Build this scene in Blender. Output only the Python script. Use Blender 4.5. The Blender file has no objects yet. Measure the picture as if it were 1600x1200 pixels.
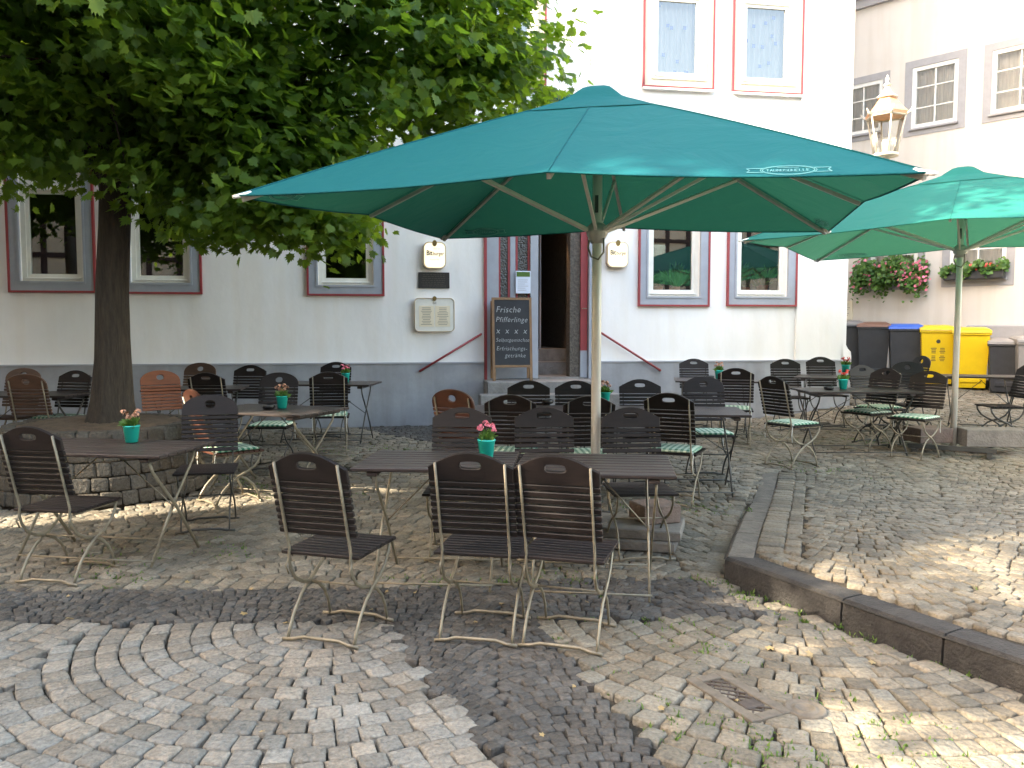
import bpy, math, random
import numpy as np
from mathutils import Vector, Matrix
random.seed(7); rng = np.random.default_rng(7)
C = bpy.context.scene.collection
PI = math.pi

# ------------------------------------------------------------------ camera and reference geometry
F = 1270.0; PITCH = math.atan(85/1270.0); EYE = 1.57
def ray(px, py):
    a, b = (px-800)/F, (600-py)/F
    return Vector((a, math.cos(PITCH)+b*math.sin(PITCH), b*math.cos(PITCH)-math.sin(PITCH)))
def smooth(t, a, b):
    t = min(1, max(0, (t-a)/(b-a))); return t*t*(3-2*t)
def G(x, y):                                   # the square rises gently towards the cafe and more to the right behind it
    return 0.022*max(0, y-4) + 0.07*max(0, y-10.5)*smooth(x, 3.5, 5.5)
def on_height(px, py, h):                      # point h above the ground seen at this spot of the survey photo
    r = ray(px, py); t = 5.0
    for _ in range(60):
        x, y = r.x*t, r.y*t
        z = G(x, y)+h
        t2 = (z-EYE)/r.z
        t = t+0.5*(t2-t)
    return Vector((r.x*t, r.y*t, G(r.x*t, r.y*t)))

# ------------------------------------------------------------------ materials
def mat(name, col, rough=0.6, metal=0.0, noise=0.0, scale=8.0, bump=0.0, bscale=40.0, island=0.0, emit=None, spec=0.5, col2=None, stretch=None, detail=6):
    m = bpy.data.materials.new(name); m.use_nodes = True
    nt = m.node_tree; N = nt.nodes; L = nt.links
    b = N['Principled BSDF']
    b.inputs['Base Color'].default_value = (*col, 1); b.inputs['Roughness'].default_value = rough
    b.inputs['Metallic'].default_value = metal; b.inputs['Specular IOR Level'].default_value = spec
    tc = N.new('ShaderNodeTexCoord'); src = tc.outputs['Object']
    if stretch:
        mp = N.new('ShaderNodeMapping'); mp.inputs['Scale'].default_value = stretch
        L.new(src, mp.inputs[0]); src = mp.outputs[0]
    out = None
    if noise or col2:
        n = N.new('ShaderNodeTexNoise'); n.inputs['Scale'].default_value = scale; n.inputs['Detail'].default_value = detail
        n.inputs['Roughness'].default_value = 0.65
        L.new(src, n.inputs['Vector'])
        r = N.new('ShaderNodeValToRGB'); r.color_ramp.elements[0].position = 0.32; r.color_ramp.elements[1].position = 0.68
        c2 = col2 if col2 else tuple(c*(1+noise) for c in col)
        c1 = col if col2 else tuple(c*(1-noise) for c in col)
        r.color_ramp.elements[0].color = (*c1, 1); r.color_ramp.elements[1].color = (*c2, 1)
        L.new(n.outputs['Fac'], r.inputs[0]); out = r.outputs[0]
    if island:
        g = N.new('ShaderNodeNewGeometry'); r2 = N.new('ShaderNodeMapRange')
        r2.inputs['To Min'].default_value = 1-island; r2.inputs['To Max'].default_value = 1+island
        L.new(g.outputs['Random Per Island'], r2.inputs['Value'])
        mx = N.new('ShaderNodeMix'); mx.data_type = 'RGBA'; mx.blend_type = 'MULTIPLY'; mx.inputs[0].default_value = 1
        if out: L.new(out, mx.inputs[6])
        else: mx.inputs[6].default_value = (*col, 1)
        L.new(r2.outputs[0], mx.inputs[7]); out = mx.outputs[2]
    if out: L.new(out, b.inputs['Base Color'])
    if bump:
        n = N.new('ShaderNodeTexNoise'); n.inputs['Scale'].default_value = bscale; n.inputs['Detail'].default_value = 8
        L.new(src, n.inputs['Vector'])
        bp = N.new('ShaderNodeBump'); bp.inputs['Strength'].default_value = bump; bp.inputs['Distance'].default_value = 0.02
        L.new(n.outputs['Fac'], bp.inputs['Height']); L.new(bp.outputs[0], b.inputs['Normal'])
    if emit:
        b.inputs['Emission Color'].default_value = (*col, 1); b.inputs['Emission Strength'].default_value = emit
    return m

def vary(name, lo, hi):
    m = M[name]; nt = m.node_tree; N = nt.nodes; L = nt.links; b = N['Principled BSDF']
    oi = N.new('ShaderNodeObjectInfo'); mr = N.new('ShaderNodeMapRange'); mr.inputs['To Min'].default_value = lo; mr.inputs['To Max'].default_value = hi
    L.new(oi.outputs['Random'], mr.inputs['Value']); g = N.new('ShaderNodeNewGeometry'); m3 = N.new('ShaderNodeMapRange'); m3.inputs['To Min'].default_value = .82; m3.inputs['To Max'].default_value = 1.22
    L.new(g.outputs['Random Per Island'], m3.inputs['Value']); mm = N.new('ShaderNodeMath'); mm.operation = 'MULTIPLY'; L.new(mr.outputs[0], mm.inputs[0]); L.new(m3.outputs[0], mm.inputs[1])
    mx = N.new('ShaderNodeMix'); mx.data_type = 'RGBA'; mx.blend_type = 'MULTIPLY'; mx.inputs[0].default_value = 1
    L.new(b.inputs['Base Color'].links[0].from_socket, mx.inputs[6]); L.new(mm.outputs[0], mx.inputs[7]); L.new(mx.outputs[2], b.inputs['Base Color'])
def stone_mat(name, a, b_, island):
    m = mat(name, a, 0.78, noise=0, col2=b_, scale=1.7, island=island, bump=0.9, bscale=38, spec=0.35)
    nt = m.node_tree; N = nt.nodes; L = nt.links     # hue drift from stone to stone plus fine grain
    bs = N['Principled BSDF']; prev = bs.inputs['Base Color'].links[0].from_socket
    g = N.new('ShaderNodeNewGeometry'); mu = N.new('ShaderNodeMath'); mu.operation = 'MULTIPLY'; mu.inputs[1].default_value = 7.31
    fr = N.new('ShaderNodeMath'); fr.operation = 'FRACT'
    L.new(g.outputs['Random Per Island'], mu.inputs[0]); L.new(mu.outputs[0], fr.inputs[0])
    rp = N.new('ShaderNodeValToRGB'); rp.color_ramp.elements[0].color = (1.07, 0.99, 0.90, 1); rp.color_ramp.elements[1].color = (0.98, 1.0, 1.01, 1)
    L.new(fr.outputs[0], rp.inputs[0])
    mx = N.new('ShaderNodeMix'); mx.data_type = 'RGBA'; mx.blend_type = 'MULTIPLY'; mx.inputs[0].default_value = 1
    L.new(prev, mx.inputs[6]); L.new(rp.outputs[0], mx.inputs[7])
    n = N.new('ShaderNodeTexNoise'); n.inputs['Scale'].default_value = 60; n.inputs['Detail'].default_value = 5
    tc = N.new('ShaderNodeTexCoord'); L.new(tc.outputs['Object'], n.inputs['Vector'])
    mr = N.new('ShaderNodeMapRange'); mr.inputs['To Min'].default_value = 0.35; mr.inputs['To Max'].default_value = 1.65
    L.new(n.outputs['Fac'], mr.inputs['Value'])
    m2 = N.new('ShaderNodeMix'); m2.data_type = 'RGBA'; m2.blend_type = 'MULTIPLY'; m2.inputs[0].default_value = 1
    L.new(mx.outputs[2], m2.inputs[6]); L.new(mr.outputs[0], m2.inputs[7]); L.new(m2.outputs[2], bs.inputs['Base Color'])
    return m

def leaf_mat(name, c_a, c_b, trans, tw=0.45, rough=0.45):
    m = bpy.data.materials.new(name); m.use_nodes = True; nt = m.node_tree; N = nt.nodes; L = nt.links
    b = N['Principled BSDF']; b.inputs['Roughness'].default_value = rough; b.inputs['Specular IOR Level'].default_value = 0.35
    g = N.new('ShaderNodeNewGeometry'); r = N.new('ShaderNodeValToRGB')
    r.color_ramp.elements[0].color = (*c_a, 1); r.color_ramp.elements[1].color = (*c_b, 1)
    L.new(g.outputs['Random Per Island'], r.inputs[0]); L.new(r.outputs[0], b.inputs['Base Color'])
    t = N.new('ShaderNodeBsdfTranslucent'); t.inputs[0].default_value = (*trans, 1)
    mx = N.new('ShaderNodeMixShader'); mx.inputs[0].default_value = tw
    L.new(b.outputs[0], mx.inputs[1]); L.new(t.outputs[0], mx.inputs[2]); L.new(mx.outputs[0], N['Material Output'].inputs[0])
    return m

def glass_mat(name, ior=1.7, tint=(0.9, 0.93, 0.92), base=0.0):
    m = bpy.data.materials.new(name); m.use_nodes = True; nt = m.node_tree; N = nt.nodes; L = nt.links
    N.remove(N['Principled BSDF'])
    tr = N.new('ShaderNodeBsdfTransparent'); tr.inputs[0].default_value = (*tint, 1)
    gl = N.new('ShaderNodeBsdfGlossy'); gl.inputs['Roughness'].default_value = 0.01
    n = N.new('ShaderNodeTexNoise'); n.inputs['Scale'].default_value = 1.5
    bp = N.new('ShaderNodeBump'); bp.inputs['Strength'].default_value = 0.03; L.new(n.outputs['Fac'], bp.inputs['Height']); L.new(bp.outputs[0], gl.inputs['Normal'])
    fr = N.new('ShaderNodeFresnel'); fr.inputs[0].default_value = ior
    ad = N.new('ShaderNodeMath'); ad.operation = 'ADD'; ad.inputs[1].default_value = base; ad.use_clamp = True
    L.new(fr.outputs[0], ad.inputs[0])
    mx = N.new('ShaderNodeMixShader'); L.new(ad.outputs[0], mx.inputs[0]); L.new(tr.outputs[0], mx.inputs[1]); L.new(gl.outputs[0], mx.inputs[2])
    L.new(mx.outputs[0], N['Material Output'].inputs[0])
    return m

M = {}
M['plaster'] = mat('plaster', (0.80, 0.785, 0.77), 0.88, noise=0.05, scale=1.1, bump=0.35, bscale=5, stretch=(1, 1, .55))
def streaks(m, lo):
    nt = m.node_tree; N = nt.nodes; L = nt.links; b = N['Principled BSDF']; tc = N.new('ShaderNodeTexCoord'); mp = N.new('ShaderNodeMapping'); mp.inputs['Scale'].default_value = (3.2, 3.2, .28)
    n = N.new('ShaderNodeTexNoise'); n.inputs['Scale'].default_value = 1.6; n.inputs['Detail'].default_value = 7; L.new(tc.outputs['Object'], mp.inputs[0]); L.new(mp.outputs[0], n.inputs['Vector'])
    r = N.new('ShaderNodeValToRGB'); r.color_ramp.elements[0].position = .36; r.color_ramp.elements[0].color = (lo, lo*.985, lo*.96, 1); r.color_ramp.elements[1].position = .56; r.color_ramp.elements[1].color = (1, 1, 1, 1)
    L.new(n.outputs['Fac'], r.inputs[0]); mx = N.new('ShaderNodeMix'); mx.data_type = 'RGBA'; mx.blend_type = 'MULTIPLY'; mx.inputs[0].default_value = 1
    L.new(b.inputs['Base Color'].links[0].from_socket, mx.inputs[6]); L.new(r.outputs[0], mx.inputs[7]); L.new(mx.outputs[2], b.inputs['Base Color'])
M['dado'] = mat('dado', (0.31, 0.315, 0.335), 0.8, noise=0.16, scale=1.6, bump=0.15, bscale=12)
M['ledge'] = mat('ledge', (0.36, 0.37, 0.41), 0.8)
M['cream'] = mat('cream', (0.62, 0.565, 0.50), 0.85, noise=0.05, scale=0.8, bump=0.1, bscale=6)
streaks(M['plaster'], .972); streaks(M['dado'], .86); streaks(M['cream'], .94)
M['grey_trim'] = mat('grey_trim', (0.33, 0.315, 0.31), 0.8, noise=0.06)
M['sunlit_casing'] = mat('sunlit_casing', (0.62, 0.55, 0.40), 0.5, noise=0.06)  # blue grey casing of the upper windows with warm sunlight put into the colour
M['blue_grey'] = mat('blue_grey', (0.31, 0.33, 0.375), 0.55, noise=0.08, scale=4)
M['red_trim'] = mat('red_trim', (0.26, 0.035, 0.04), 0.5, noise=0.1)
M['white_paint'] = mat('white_paint', (0.72, 0.70, 0.64), 0.5, noise=0.05)
M['pane'] = glass_mat('pane', 1.9, base=0.09)
M['clear'] = glass_mat('clear', 1.3, (.97, .97, .95))
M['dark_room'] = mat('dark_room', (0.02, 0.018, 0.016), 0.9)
M['curtain'] = mat('curtain', (0.60, 0.56, 0.52), 0.9, noise=0.12, scale=5, stretch=(6, 6, 0.3))
M['curtain_blue'] = mat('curtain_blue', (0.16, 0.2, 0.5), 0.9)
M['wood_dark'] = mat('wood_dark', (0.0110, 0.0076, 0.0070), 0.52, noise=0.35, scale=6, stretch=(1, 8, 8), bump=0.1, bscale=60, spec=0.28)
M['wood_red'] = mat('wood_red', (0.055, 0.018, 0.009), 0.45, noise=0.3, scale=6, stretch=(1, 8, 8))
M['wood_brown'] = mat('wood_brown', (0.060, 0.030, 0.017), 0.5, noise=0.25, scale=6, stretch=(1, 8, 8))
M['wood_orange'] = mat('wood_orange', (0.20, 0.06, 0.018), 0.5, noise=0.2, scale=6, stretch=(1, 8, 8))
M['wood_table'] = mat('wood_table', (0.026, 0.0185, 0.0165), 0.40, noise=0.35, scale=5, stretch=(1.2, 14, 4), bump=0.1, bscale=50)
M['metal_beige'] = mat('metal_beige', (0.21, 0.18, 0.125), 0.42, metal=0.25, noise=0.25, scale=18)
M['metal_dark'] = mat('metal_dark', (0.06, 0.06, 0.055), 0.45, metal=0.4, noise=0.2)
M['pole'] = mat('pole', (0.62, 0.59, 0.52), 0.4, metal=0.1, noise=0.05)
M['rib'] = mat('rib', (0.40, 0.39, 0.36), 0.45, metal=0.2, noise=0.08)
M['turq'] = mat('turq', (0.02, 0.50, 0.42), 0.4)
M['black'] = mat('black', (0.012, 0.012, 0.012), 0.3)
M['pink'] = mat('pink', (0.68, 0.17, 0.24), 0.6, island=0.4)
M['red_flower'] = mat('red_flower', (0.62, 0.06, 0.05), 0.6, island=0.4)
M['plum'] = mat('plum', (0.42, 0.22, 0.14), 0.6, island=0.5)
M['plant'] = leaf_mat('plant', (0.05, 0.12, 0.025), (0.12, 0.22, 0.05), (0.2, 0.35, 0.05), 0.25)
M['grass'] = leaf_mat('grass', (0.05, 0.11, 0.02), (0.13, 0.19, 0.04), (0.2, 0.35, 0.05), 0.2)
M['leaf'] = leaf_mat('leaf', (0.018, 0.052, 0.008), (0.085, 0.150, 0.020), (0.30, 0.48, 0.03), 0.44, 0.55)
M['bark'] = mat('bark', (0.040, 0.031, 0.021), 0.95, noise=0.45, scale=7, stretch=(5, 5, 0.8), bump=1.0, bscale=14)
M['soil'] = mat('soil', (0.065, 0.045, 0.028), 0.95, col2=(0.14, 0.10, 0.06), scale=12, bump=1.0, bscale=60)
M['joint'] = mat('joint', (0.020, 0.017, 0.011), 0.95, col2=(0.060, 0.047, 0.030), scale=3, bump=0.8, bscale=80)
M['st_grey'] = stone_mat('st_grey', (0.150, 0.140, 0.121), (0.236, 0.221, 0.192), 0.24)
M['st_tan'] = stone_mat('st_tan', (0.120, 0.108, 0.084), (0.205, 0.184, 0.144), 0.28)
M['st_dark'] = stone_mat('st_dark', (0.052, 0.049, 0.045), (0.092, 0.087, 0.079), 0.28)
M['st_plat'] = stone_mat('st_plat', (0.110, 0.098, 0.076), (0.185, 0.164, 0.126), 0.28)
M['st_bed'] = stone_mat('st_bed', (0.055, 0.049, 0.038), (0.10, 0.088, 0.07), 0.2)
M['kerb'] = mat('kerb', (0.030, 0.027, 0.024), 0.9, noise=0.35, scale=14, bump=0.8, bscale=60)
M['kerb_side'] = mat('kerb_side', (0.12, 0.105, 0.084), 0.9, noise=0.3, scale=10, bump=0.7, bscale=50)
M['concrete'] = mat('concrete', (0.16, 0.145, 0.125), 0.9, noise=0.25, scale=7, bump=0.5, bscale=40)
M['step_stone'] = mat('step_stone', (0.20, 0.19, 0.18), 0.85, noise=0.3, scale=5, bump=0.4, bscale=30)
M['pinkstone'] = mat('pinkstone', (0.17, 0.12, 0.095), 0.9, noise=0.25, scale=9, bump=0.5, bscale=50)
M['board'] = mat('board', (0.012, 0.014, 0.018), 0.6, noise=0.4, scale=4)
M['board_wood'] = mat('board_wood', (0.20, 0.115, 0.055), 0.6, noise=0.2, stretch=(6, 6, 1))
M['chalk'] = mat('chalk', (0.36, 0.37, 0.38), 0.9)
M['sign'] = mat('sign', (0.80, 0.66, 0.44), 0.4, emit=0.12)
M['sign_edge'] = mat('sign_edge', (0.45, 0.36, 0.24), 0.4)
M['gold'] = mat('gold', (0.22, 0.15, 0.05), 0.4, metal=0.5)
M['ink'] = mat('ink', (0.03, 0.03, 0.02), 0.7)
M['ink_grey'] = mat('ink_grey', (0.22, 0.20, 0.17), 0.7)
M['paper'] = mat('paper', (0.62, 0.68, 0.80), 0.8)
M['paper_cream'] = mat('paper_cream', (0.74, 0.66, 0.50), 0.8)
M['plaque'] = mat('plaque', (0.025, 0.023, 0.022), 0.45)
M['plaque_txt'] = mat('plaque_txt', (0.075, 0.065, 0.05), 0.5)
M['rough_glass'] = mat('rough_glass', (0.035, 0.032, 0.028), 0.2, bump=1.0, bscale=38, spec=0.8)
M['rough_wall'] = mat('rough_wall', (0.10, 0.085, 0.07), 0.8, noise=0.5, scale=26, bump=1.0, bscale=34)
M['passage'] = mat('passage', (0.045, 0.028, 0.018), 0.6, noise=0.2)
M['warm_lamp'] = mat('warm_lamp', (1.0, 0.55, 0.2), emit=6)
M['terracotta'] = mat('terracotta', (0.45, 0.20, 0.10), 0.8)
M['binblack'] = mat('binblack', (0.030, 0.031, 0.034), 0.45, noise=0.15)
M['binbrown'] = mat('binbrown', (0.17, 0.085, 0.055), 0.5, noise=0.1)
M['binblue'] = mat('binblue', (0.03, 0.10, 0.45), 0.45)
M['binyellow'] = mat('binyellow', (0.62, 0.42, 0.0), 0.42, noise=0.04)
M['bingrey'] = mat('bingrey', (0.20, 0.19, 0.18), 0.5, noise=0.1)
M['lamp_metal'] = mat('lamp_metal', (0.50, 0.45, 0.36), 0.4, noise=0.15)
M['lamp_copper'] = mat('lamp_copper', (0.45, 0.24, 0.12), 0.5, noise=0.25)
M['iron'] = mat('iron', (0.075, 0.06, 0.05), 0.6, metal=0.3, noise=0.3, scale=30)
M['iron_frame'] = mat('iron_frame', (0.12, 0.10, 0.075), 0.75, noise=0.3, scale=20)
M['roof'] = mat('roof', (0.16, 0.065, 0.045), 0.85, noise=0.25, bump=0.5, bscale=10)
M['timber'] = mat('timber', (0.05, 0.025, 0.02), 0.8)
M['infill'] = mat('infill', (0.62, 0.50, 0.36), 0.85, noise=0.05)
M['litter'] = leaf_mat('litter', (0.28, 0.14, 0.05), (0.42, 0.36, 0.18), (0.3, 0.2, 0.08), 0.2)

def canopy_mat(name='canopy', col=(0.008, 0.118, 0.132), tcol=(0.03, 0.15, 0.075), tf=.26):                              # woven acrylic: green cloth that lets a little light through
    m = bpy.data.materials.new(name); m.use_nodes = True; nt = m.node_tree; N = nt.nodes; L = nt.links
    b = N['Principled BSDF']; b.inputs['Base Color'].default_value = (*col, 1); b.inputs['Roughness'].default_value = 0.75
    b.inputs['Specular IOR Level'].default_value = 0.2
    tc = N.new('ShaderNodeTexCoord'); n = N.new('ShaderNodeTexNoise'); n.inputs['Scale'].default_value = 2.6; n.inputs['Detail'].default_value = 3
    L.new(tc.outputs['Object'], n.inputs['Vector'])
    bp = N.new('ShaderNodeBump'); bp.inputs['Strength'].default_value = 0.55; bp.inputs['Distance'].default_value = 0.06
    n.inputs['Detail'].default_value = 6; n.inputs['Distortion'].default_value = .6
    L.new(n.outputs['Fac'], bp.inputs['Height']); L.new(bp.outputs[0], b.inputs['Normal'])
    t = N.new('ShaderNodeBsdfTranslucent'); t.inputs[0].default_value = (*tcol, 1)
    mx = N.new('ShaderNodeMixShader'); mx.inputs[0].default_value = tf
    L.new(b.outputs[0], mx.inputs[1]); L.new(t.outputs[0], mx.inputs[2]); L.new(mx.outputs[0], N['Material Output'].inputs[0])
    return m
M['canopy'] = canopy_mat(); M['canopy_faded'] = canopy_mat('canopy_faded', (0.020, 0.175, 0.145), (0.07, 0.26, 0.14), .34)
for k_ in ('wood_dark', 'wood_red', 'wood_brown', 'wood_table'): vary(k_, .7, 1.45)
M['logo'] = mat('logo', (0.09, 0.27, 0.26), 0.7)

def gingham():
    m = mat('gingham', (0.5, 0.6, 0.5), 0.9); nt = m.node_tree; N = nt.nodes; L = nt.links; b = N['Principled BSDF']
    tc = N.new('ShaderNodeTexCoord'); sp = N.new('ShaderNodeSeparateXYZ'); L.new(tc.outputs['Object'], sp.inputs[0])
    outs = []
    for k in (0, 1):
        mu = N.new('ShaderNodeMath'); mu.operation = 'MULTIPLY'; mu.inputs[1].default_value = 20
        fr = N.new('ShaderNodeMath'); fr.operation = 'FRACT'; gt = N.new('ShaderNodeMath'); gt.operation = 'GREATER_THAN'; gt.inputs[1].default_value = 0.5
        ad = N.new('ShaderNodeMath'); ad.operation = 'ADD'; ad.inputs[1].default_value = 100
        L.new(sp.outputs[k], mu.inputs[0]); L.new(mu.outputs[0], ad.inputs[0]); L.new(ad.outputs[0], fr.inputs[0]); L.new(fr.outputs[0], gt.inputs[0]); outs.append(gt)
    s = N.new('ShaderNodeMath'); s.operation = 'ADD'; L.new(outs[0].outputs[0], s.inputs[0]); L.new(outs[1].outputs[0], s.inputs[1])
    h = N.new('ShaderNodeMath'); h.operation = 'MULTIPLY'; h.inputs[1].default_value = 0.5; L.new(s.outputs[0], h.inputs[0])
    r = N.new('ShaderNodeValToRGB'); r.color_ramp.elements[0].color = (0.62, 0.70, 0.55, 1); r.color_ramp.elements[1].color = (0.03, 0.15, 0.085, 1)
    L.new(h.outputs[0], r.inputs[0]); L.new(r.outputs[0], b.inputs['Base Color'])
    return m
M['gingham'] = gingham()

# ------------------------------------------------------------------ mesh helpers
class MB:
    def __init__(s): s.v = []; s.f = []; s.m = []; s.mats = []; s.cur = 0; s.sm = False; s.fs = []
    def use(s, name):
        if name not in s.mats: s.mats.append(name)
        s.cur = s.mats.index(name); return s
    def add(s, vs, fs, T=None):
        o = len(s.v)
        s.v += [tuple(T @ Vector(p)) for p in vs] if T else [tuple(p) for p in vs]
        for f in fs: s.f.append([o+i for i in f]); s.m.append(s.cur); s.fs.append(s.sm)
        return s
    def box(s, x0, x1, y0, y1, z0, z1, T=None, bev=0.0):
        if bev:
            b = bev; vs = []; 
            for z, i in ((z0, b), (z0+b, 0), (z1-b, 0), (z1, b)):
                vs += [(x0+i, y0+i, z), (x1-i, y0+i, z), (x1-i, y1-i, z), (x0+i, y1-i, z)]
            fs = [(3, 2, 1, 0), (12, 13, 14, 15)]
            for k in range(3):
                for j in range(4): fs.append((4*k+j, 4*k+(j+1) % 4, 4*k+4+(j+1) % 4, 4*k+4+j))
            return s.add(vs, fs, T)
        return s.add([(x0, y0, z0), (x1, y0, z0), (x1, y1, z0), (x0, y1, z0), (x0, y0, z1), (x1, y0, z1), (x1, y1, z1), (x0, y1, z1)],
                     [(3, 2, 1, 0), (4, 5, 6, 7), (0, 1, 5, 4), (1, 2, 6, 5), (2, 3, 7, 6), (3, 0, 4, 7)], T)
    def tube(s, pts, r, n=8, T=None, flat=None):
        pts = [Vector(p) for p in pts]; rs = r if isinstance(r, (list, tuple)) else [r]*len(pts)
        vs = []; fs = []; ref = None
        for i, p in enumerate(pts):
            d = (pts[min(i+1, len(pts)-1)]-pts[max(i-1, 0)]).normalized()
            if ref is None: ref = Vector((1, 0, 0)) if abs(d.x) < 0.8 else Vector((0, 0, 1))
            a = (ref-d*ref.dot(d)).normalized(); b = d.cross(a); ref = a
            for k in range(n):
                t = 2*PI*(k+0.5)/n; ca, sa = math.cos(t), math.sin(t)
                fa, fb = flat if flat else (1, 1)
                vs.append(p+(a*ca*fa+b*sa*fb)*rs[i])
        for i in range(len(pts)-1):
            for k in range(n): fs.append((i*n+k, i*n+(k+1) % n, (i+1)*n+(k+1) % n, (i+1)*n+k))
        fs.append(tuple(range(n))[::-1]); fs.append(tuple((len(pts)-1)*n+k for k in range(n)))
        old = s.sm; s.sm = n > 4; s.add(vs, fs, T); s.sm = old; return s
    def lathe(s, prof, n=20, T=None, cap=True):
        vs = []; fs = []
        for r, z in prof:
            for k in range(n): vs.append((r*math.cos(2*PI*k/n), r*math.sin(2*PI*k/n), z))
        for i in range(len(prof)-1):
            for k in range(n): fs.append((i*n+k, i*n+(k+1) % n, (i+1)*n+(k+1) % n, (i+1)*n+k))
        if cap: fs.append(tuple(range(n))[::-1]); fs.append(tuple((len(prof)-1)*n+k for k in range(n)))
        old = s.sm; s.sm = n > 8; s.add(vs, fs, T); s.sm = old; return s
    def prism(s, poly, d0, d1, T=None):          # polygon in x-z, thickness along y
        n = len(poly); vs = [(x, d0, z) for x, z in poly]+[(x, d1, z) for x, z in poly]
        fs = [tuple(range(n)), tuple(range(2*n-1, n-1, -1))]+[(k, k+n, (k+1) % n+n, (k+1) % n) for k in range(n)]
        return s.add(vs, fs, T)
    def build(s, name, m=None, parent=None, loc=None):
        me = bpy.data.meshes.new(name); me.from_pydata(s.v, [], s.f); 
        names = s.mats if s.mats else [m]
        for k in names: me.materials.append(M[k])
        if s.mats: me.polygons.foreach_set('material_index', s.m)
        me.polygons.foreach_set('use_smooth', s.fs); me.update()
        o = bpy.data.objects.new(name, me); C.objects.link(o)
        if parent: o.parent = parent
        if loc is not None: o.location = loc
        return o
def tag(o, label=None, cat=None, group=None, kind=None):
    if label: o['label'] = label
    if cat: o['category'] = cat
    if group: o['group'] = group
    if kind: o['kind'] = kind
    return o
def empty(name, loc=(0, 0, 0), rz=0, label=None, cat=None, group=None):
    o = bpy.data.objects.new(name, None); C.objects.link(o); o.location = loc; o.rotation_euler = (0, 0, rz); o.empty_display_size = 0.1
    return tag(o, label, cat, group)
def copy_tree(o, parent=None):
    c = o.copy(); C.objects.link(c)
    if parent is not None: c.parent = parent
    for ch in list(kids.get(o.name, [])):
        copy_tree(ch, c)
    return c
kids = {}
def index_kids():
    kids.clear()
    for o in bpy.data.objects:
        if o.parent: kids.setdefault(o.parent.name, []).append(o)
def text_mesh(name, body, size, m, parent, T, align='CENTER', shear=0.0, bold=0.0, space=1.0, jitter=0.0, sx=1.0):
    cu = bpy.data.curves.new('t', 'FONT'); cu.body = body; cu.size = size; cu.align_x = align; cu.shear = shear; cu.offset = bold
    cu.space_character = space; cu.extrude = 0.0006; cu.resolution_u = 3
    o = bpy.data.objects.new('t', cu); C.objects.link(o)
    dg = bpy.context.evaluated_depsgraph_get(); dg.update()
    me = bpy.data.meshes.new_from_object(o.evaluated_get(dg)); me.name = name
    bpy.data.objects.remove(o); bpy.data.curves.remove(cu)
    if jitter:
        for v in me.vertices: v.co.y += jitter*math.sin(v.co.x*37+v.co.y*5)+jitter*0.6*math.sin(v.co.x*91)
    me.transform(T @ Matrix.Scale(sx, 4, (1, 0, 0))); me.materials.clear(); me.materials.append(M[m])
    o = bpy.data.objects.new(name, me); C.objects.link(o); o.parent = parent
    return o
def np_mesh(name, verts, faces_flat, counts, m, parent=None, smooth=False):
    me = bpy.data.meshes.new(name); me.vertices.add(len(verts)); me.vertices.foreach_set('co', np.asarray(verts, np.float32).ravel())
    me.loops.add(len(faces_flat)); me.loops.foreach_set('vertex_index', np.asarray(faces_flat, np.int32))
    st = np.concatenate([[0], np.cumsum(counts)[:-1]]).astype(np.int32)
    me.polygons.add(len(counts)); me.polygons.foreach_set('loop_start', st)
    if smooth: me.polygons.foreach_set('use_smooth', np.ones(len(counts), bool))
    me.materials.append(M[m]); me.update(calc_edges=True); me.validate()
    o = bpy.data.objects.new(name, me); C.objects.link(o)
    if parent: o.parent = parent
    return o
def scatter(name, tmpl_v, tmpl_f, pos, R, scale, m, parent=None):
    """one mesh made of many small copies; pos Nx3, R Nx3x3, scale N"""
    tv = np.array(tmpl_v); V = np.einsum('nij,kj->nki', R, tv)*scale[:, None, None]+pos[:, None, :]
    n = len(pos); k = len(tv)
    ff = np.concatenate([np.array(f) for f in tmpl_f]); cn = np.array([len(f) for f in tmpl_f])
    fl = (ff[None, :]+np.arange(n)[:, None]*k).ravel()
    return np_mesh(name, V.reshape(-1, 3), fl, np.tile(cn, n), m, parent)
def rand_rot(n, up, spread):
    """frames whose third axis is near up (Nx3)"""
    nz = up+rng.normal(0, spread, (n, 3)); nz /= np.linalg.norm(nz, axis=1)[:, None]
    a = rng.normal(0, 1, (n, 3)); ax = np.cross(nz, a); ax /= np.linalg.norm(ax, axis=1)[:, None]
    ay = np.cross(nz, ax); return np.stack([ax, ay, nz], axis=2)

# ------------------------------------------------------------------ ground
K = on_height(1130, 906, 0); KE = on_height(1600, 1087, 0); KB = on_height(1188, 738, 0)
kd = Vector((KE.x-K.x, KE.y-K.y)).normalized(); KF = (K.x+kd.x*5.5, K.y+kd.y*5.5)
PLAT = [(K.x, K.y), KF, (10.5, 1.0), (10.5, 8.4), (6.0, 8.35), (KB.x, KB.y)]
def plat_lift(x, y): return 0.145*(1-smooth(y, 5.2, 7.5))
def inside(poly, x, y):
    c = False; n = len(poly)
    for i in range(n):
        x1, y1 = poly[i]; x2, y2 = poly[(i+1) % n]
        if (y1 > y) != (y2 > y) and x < (x2-x1)*(y-y1)/(y2-y1)+x1: c = not c
    return c
def H(x, y): return G(x, y)+(plat_lift(x, y) if inside(PLAT, x, y) else 0)

xs = [-60, -30, -18]+[-12+0.5*i for i in range(57)]+[20, 30, 60]; ys = [-60, -30, -12]+[-6+0.5*i for i in range(57)]+[26, 40, 80]
vs = [(x, y, G(x, y)-0.022) for y in ys for x in xs]
nx = len(xs)
mb = MB(); mb.sm = True
mb.add(vs, [(j*nx+i, j*nx+i+1, (j+1)*nx+i+1, (j+1)*nx+i) for j in range(len(ys)-1) for i in range(nx-1)])
tag(mb.build('ground', 'joint'), kind='structure')
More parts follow.
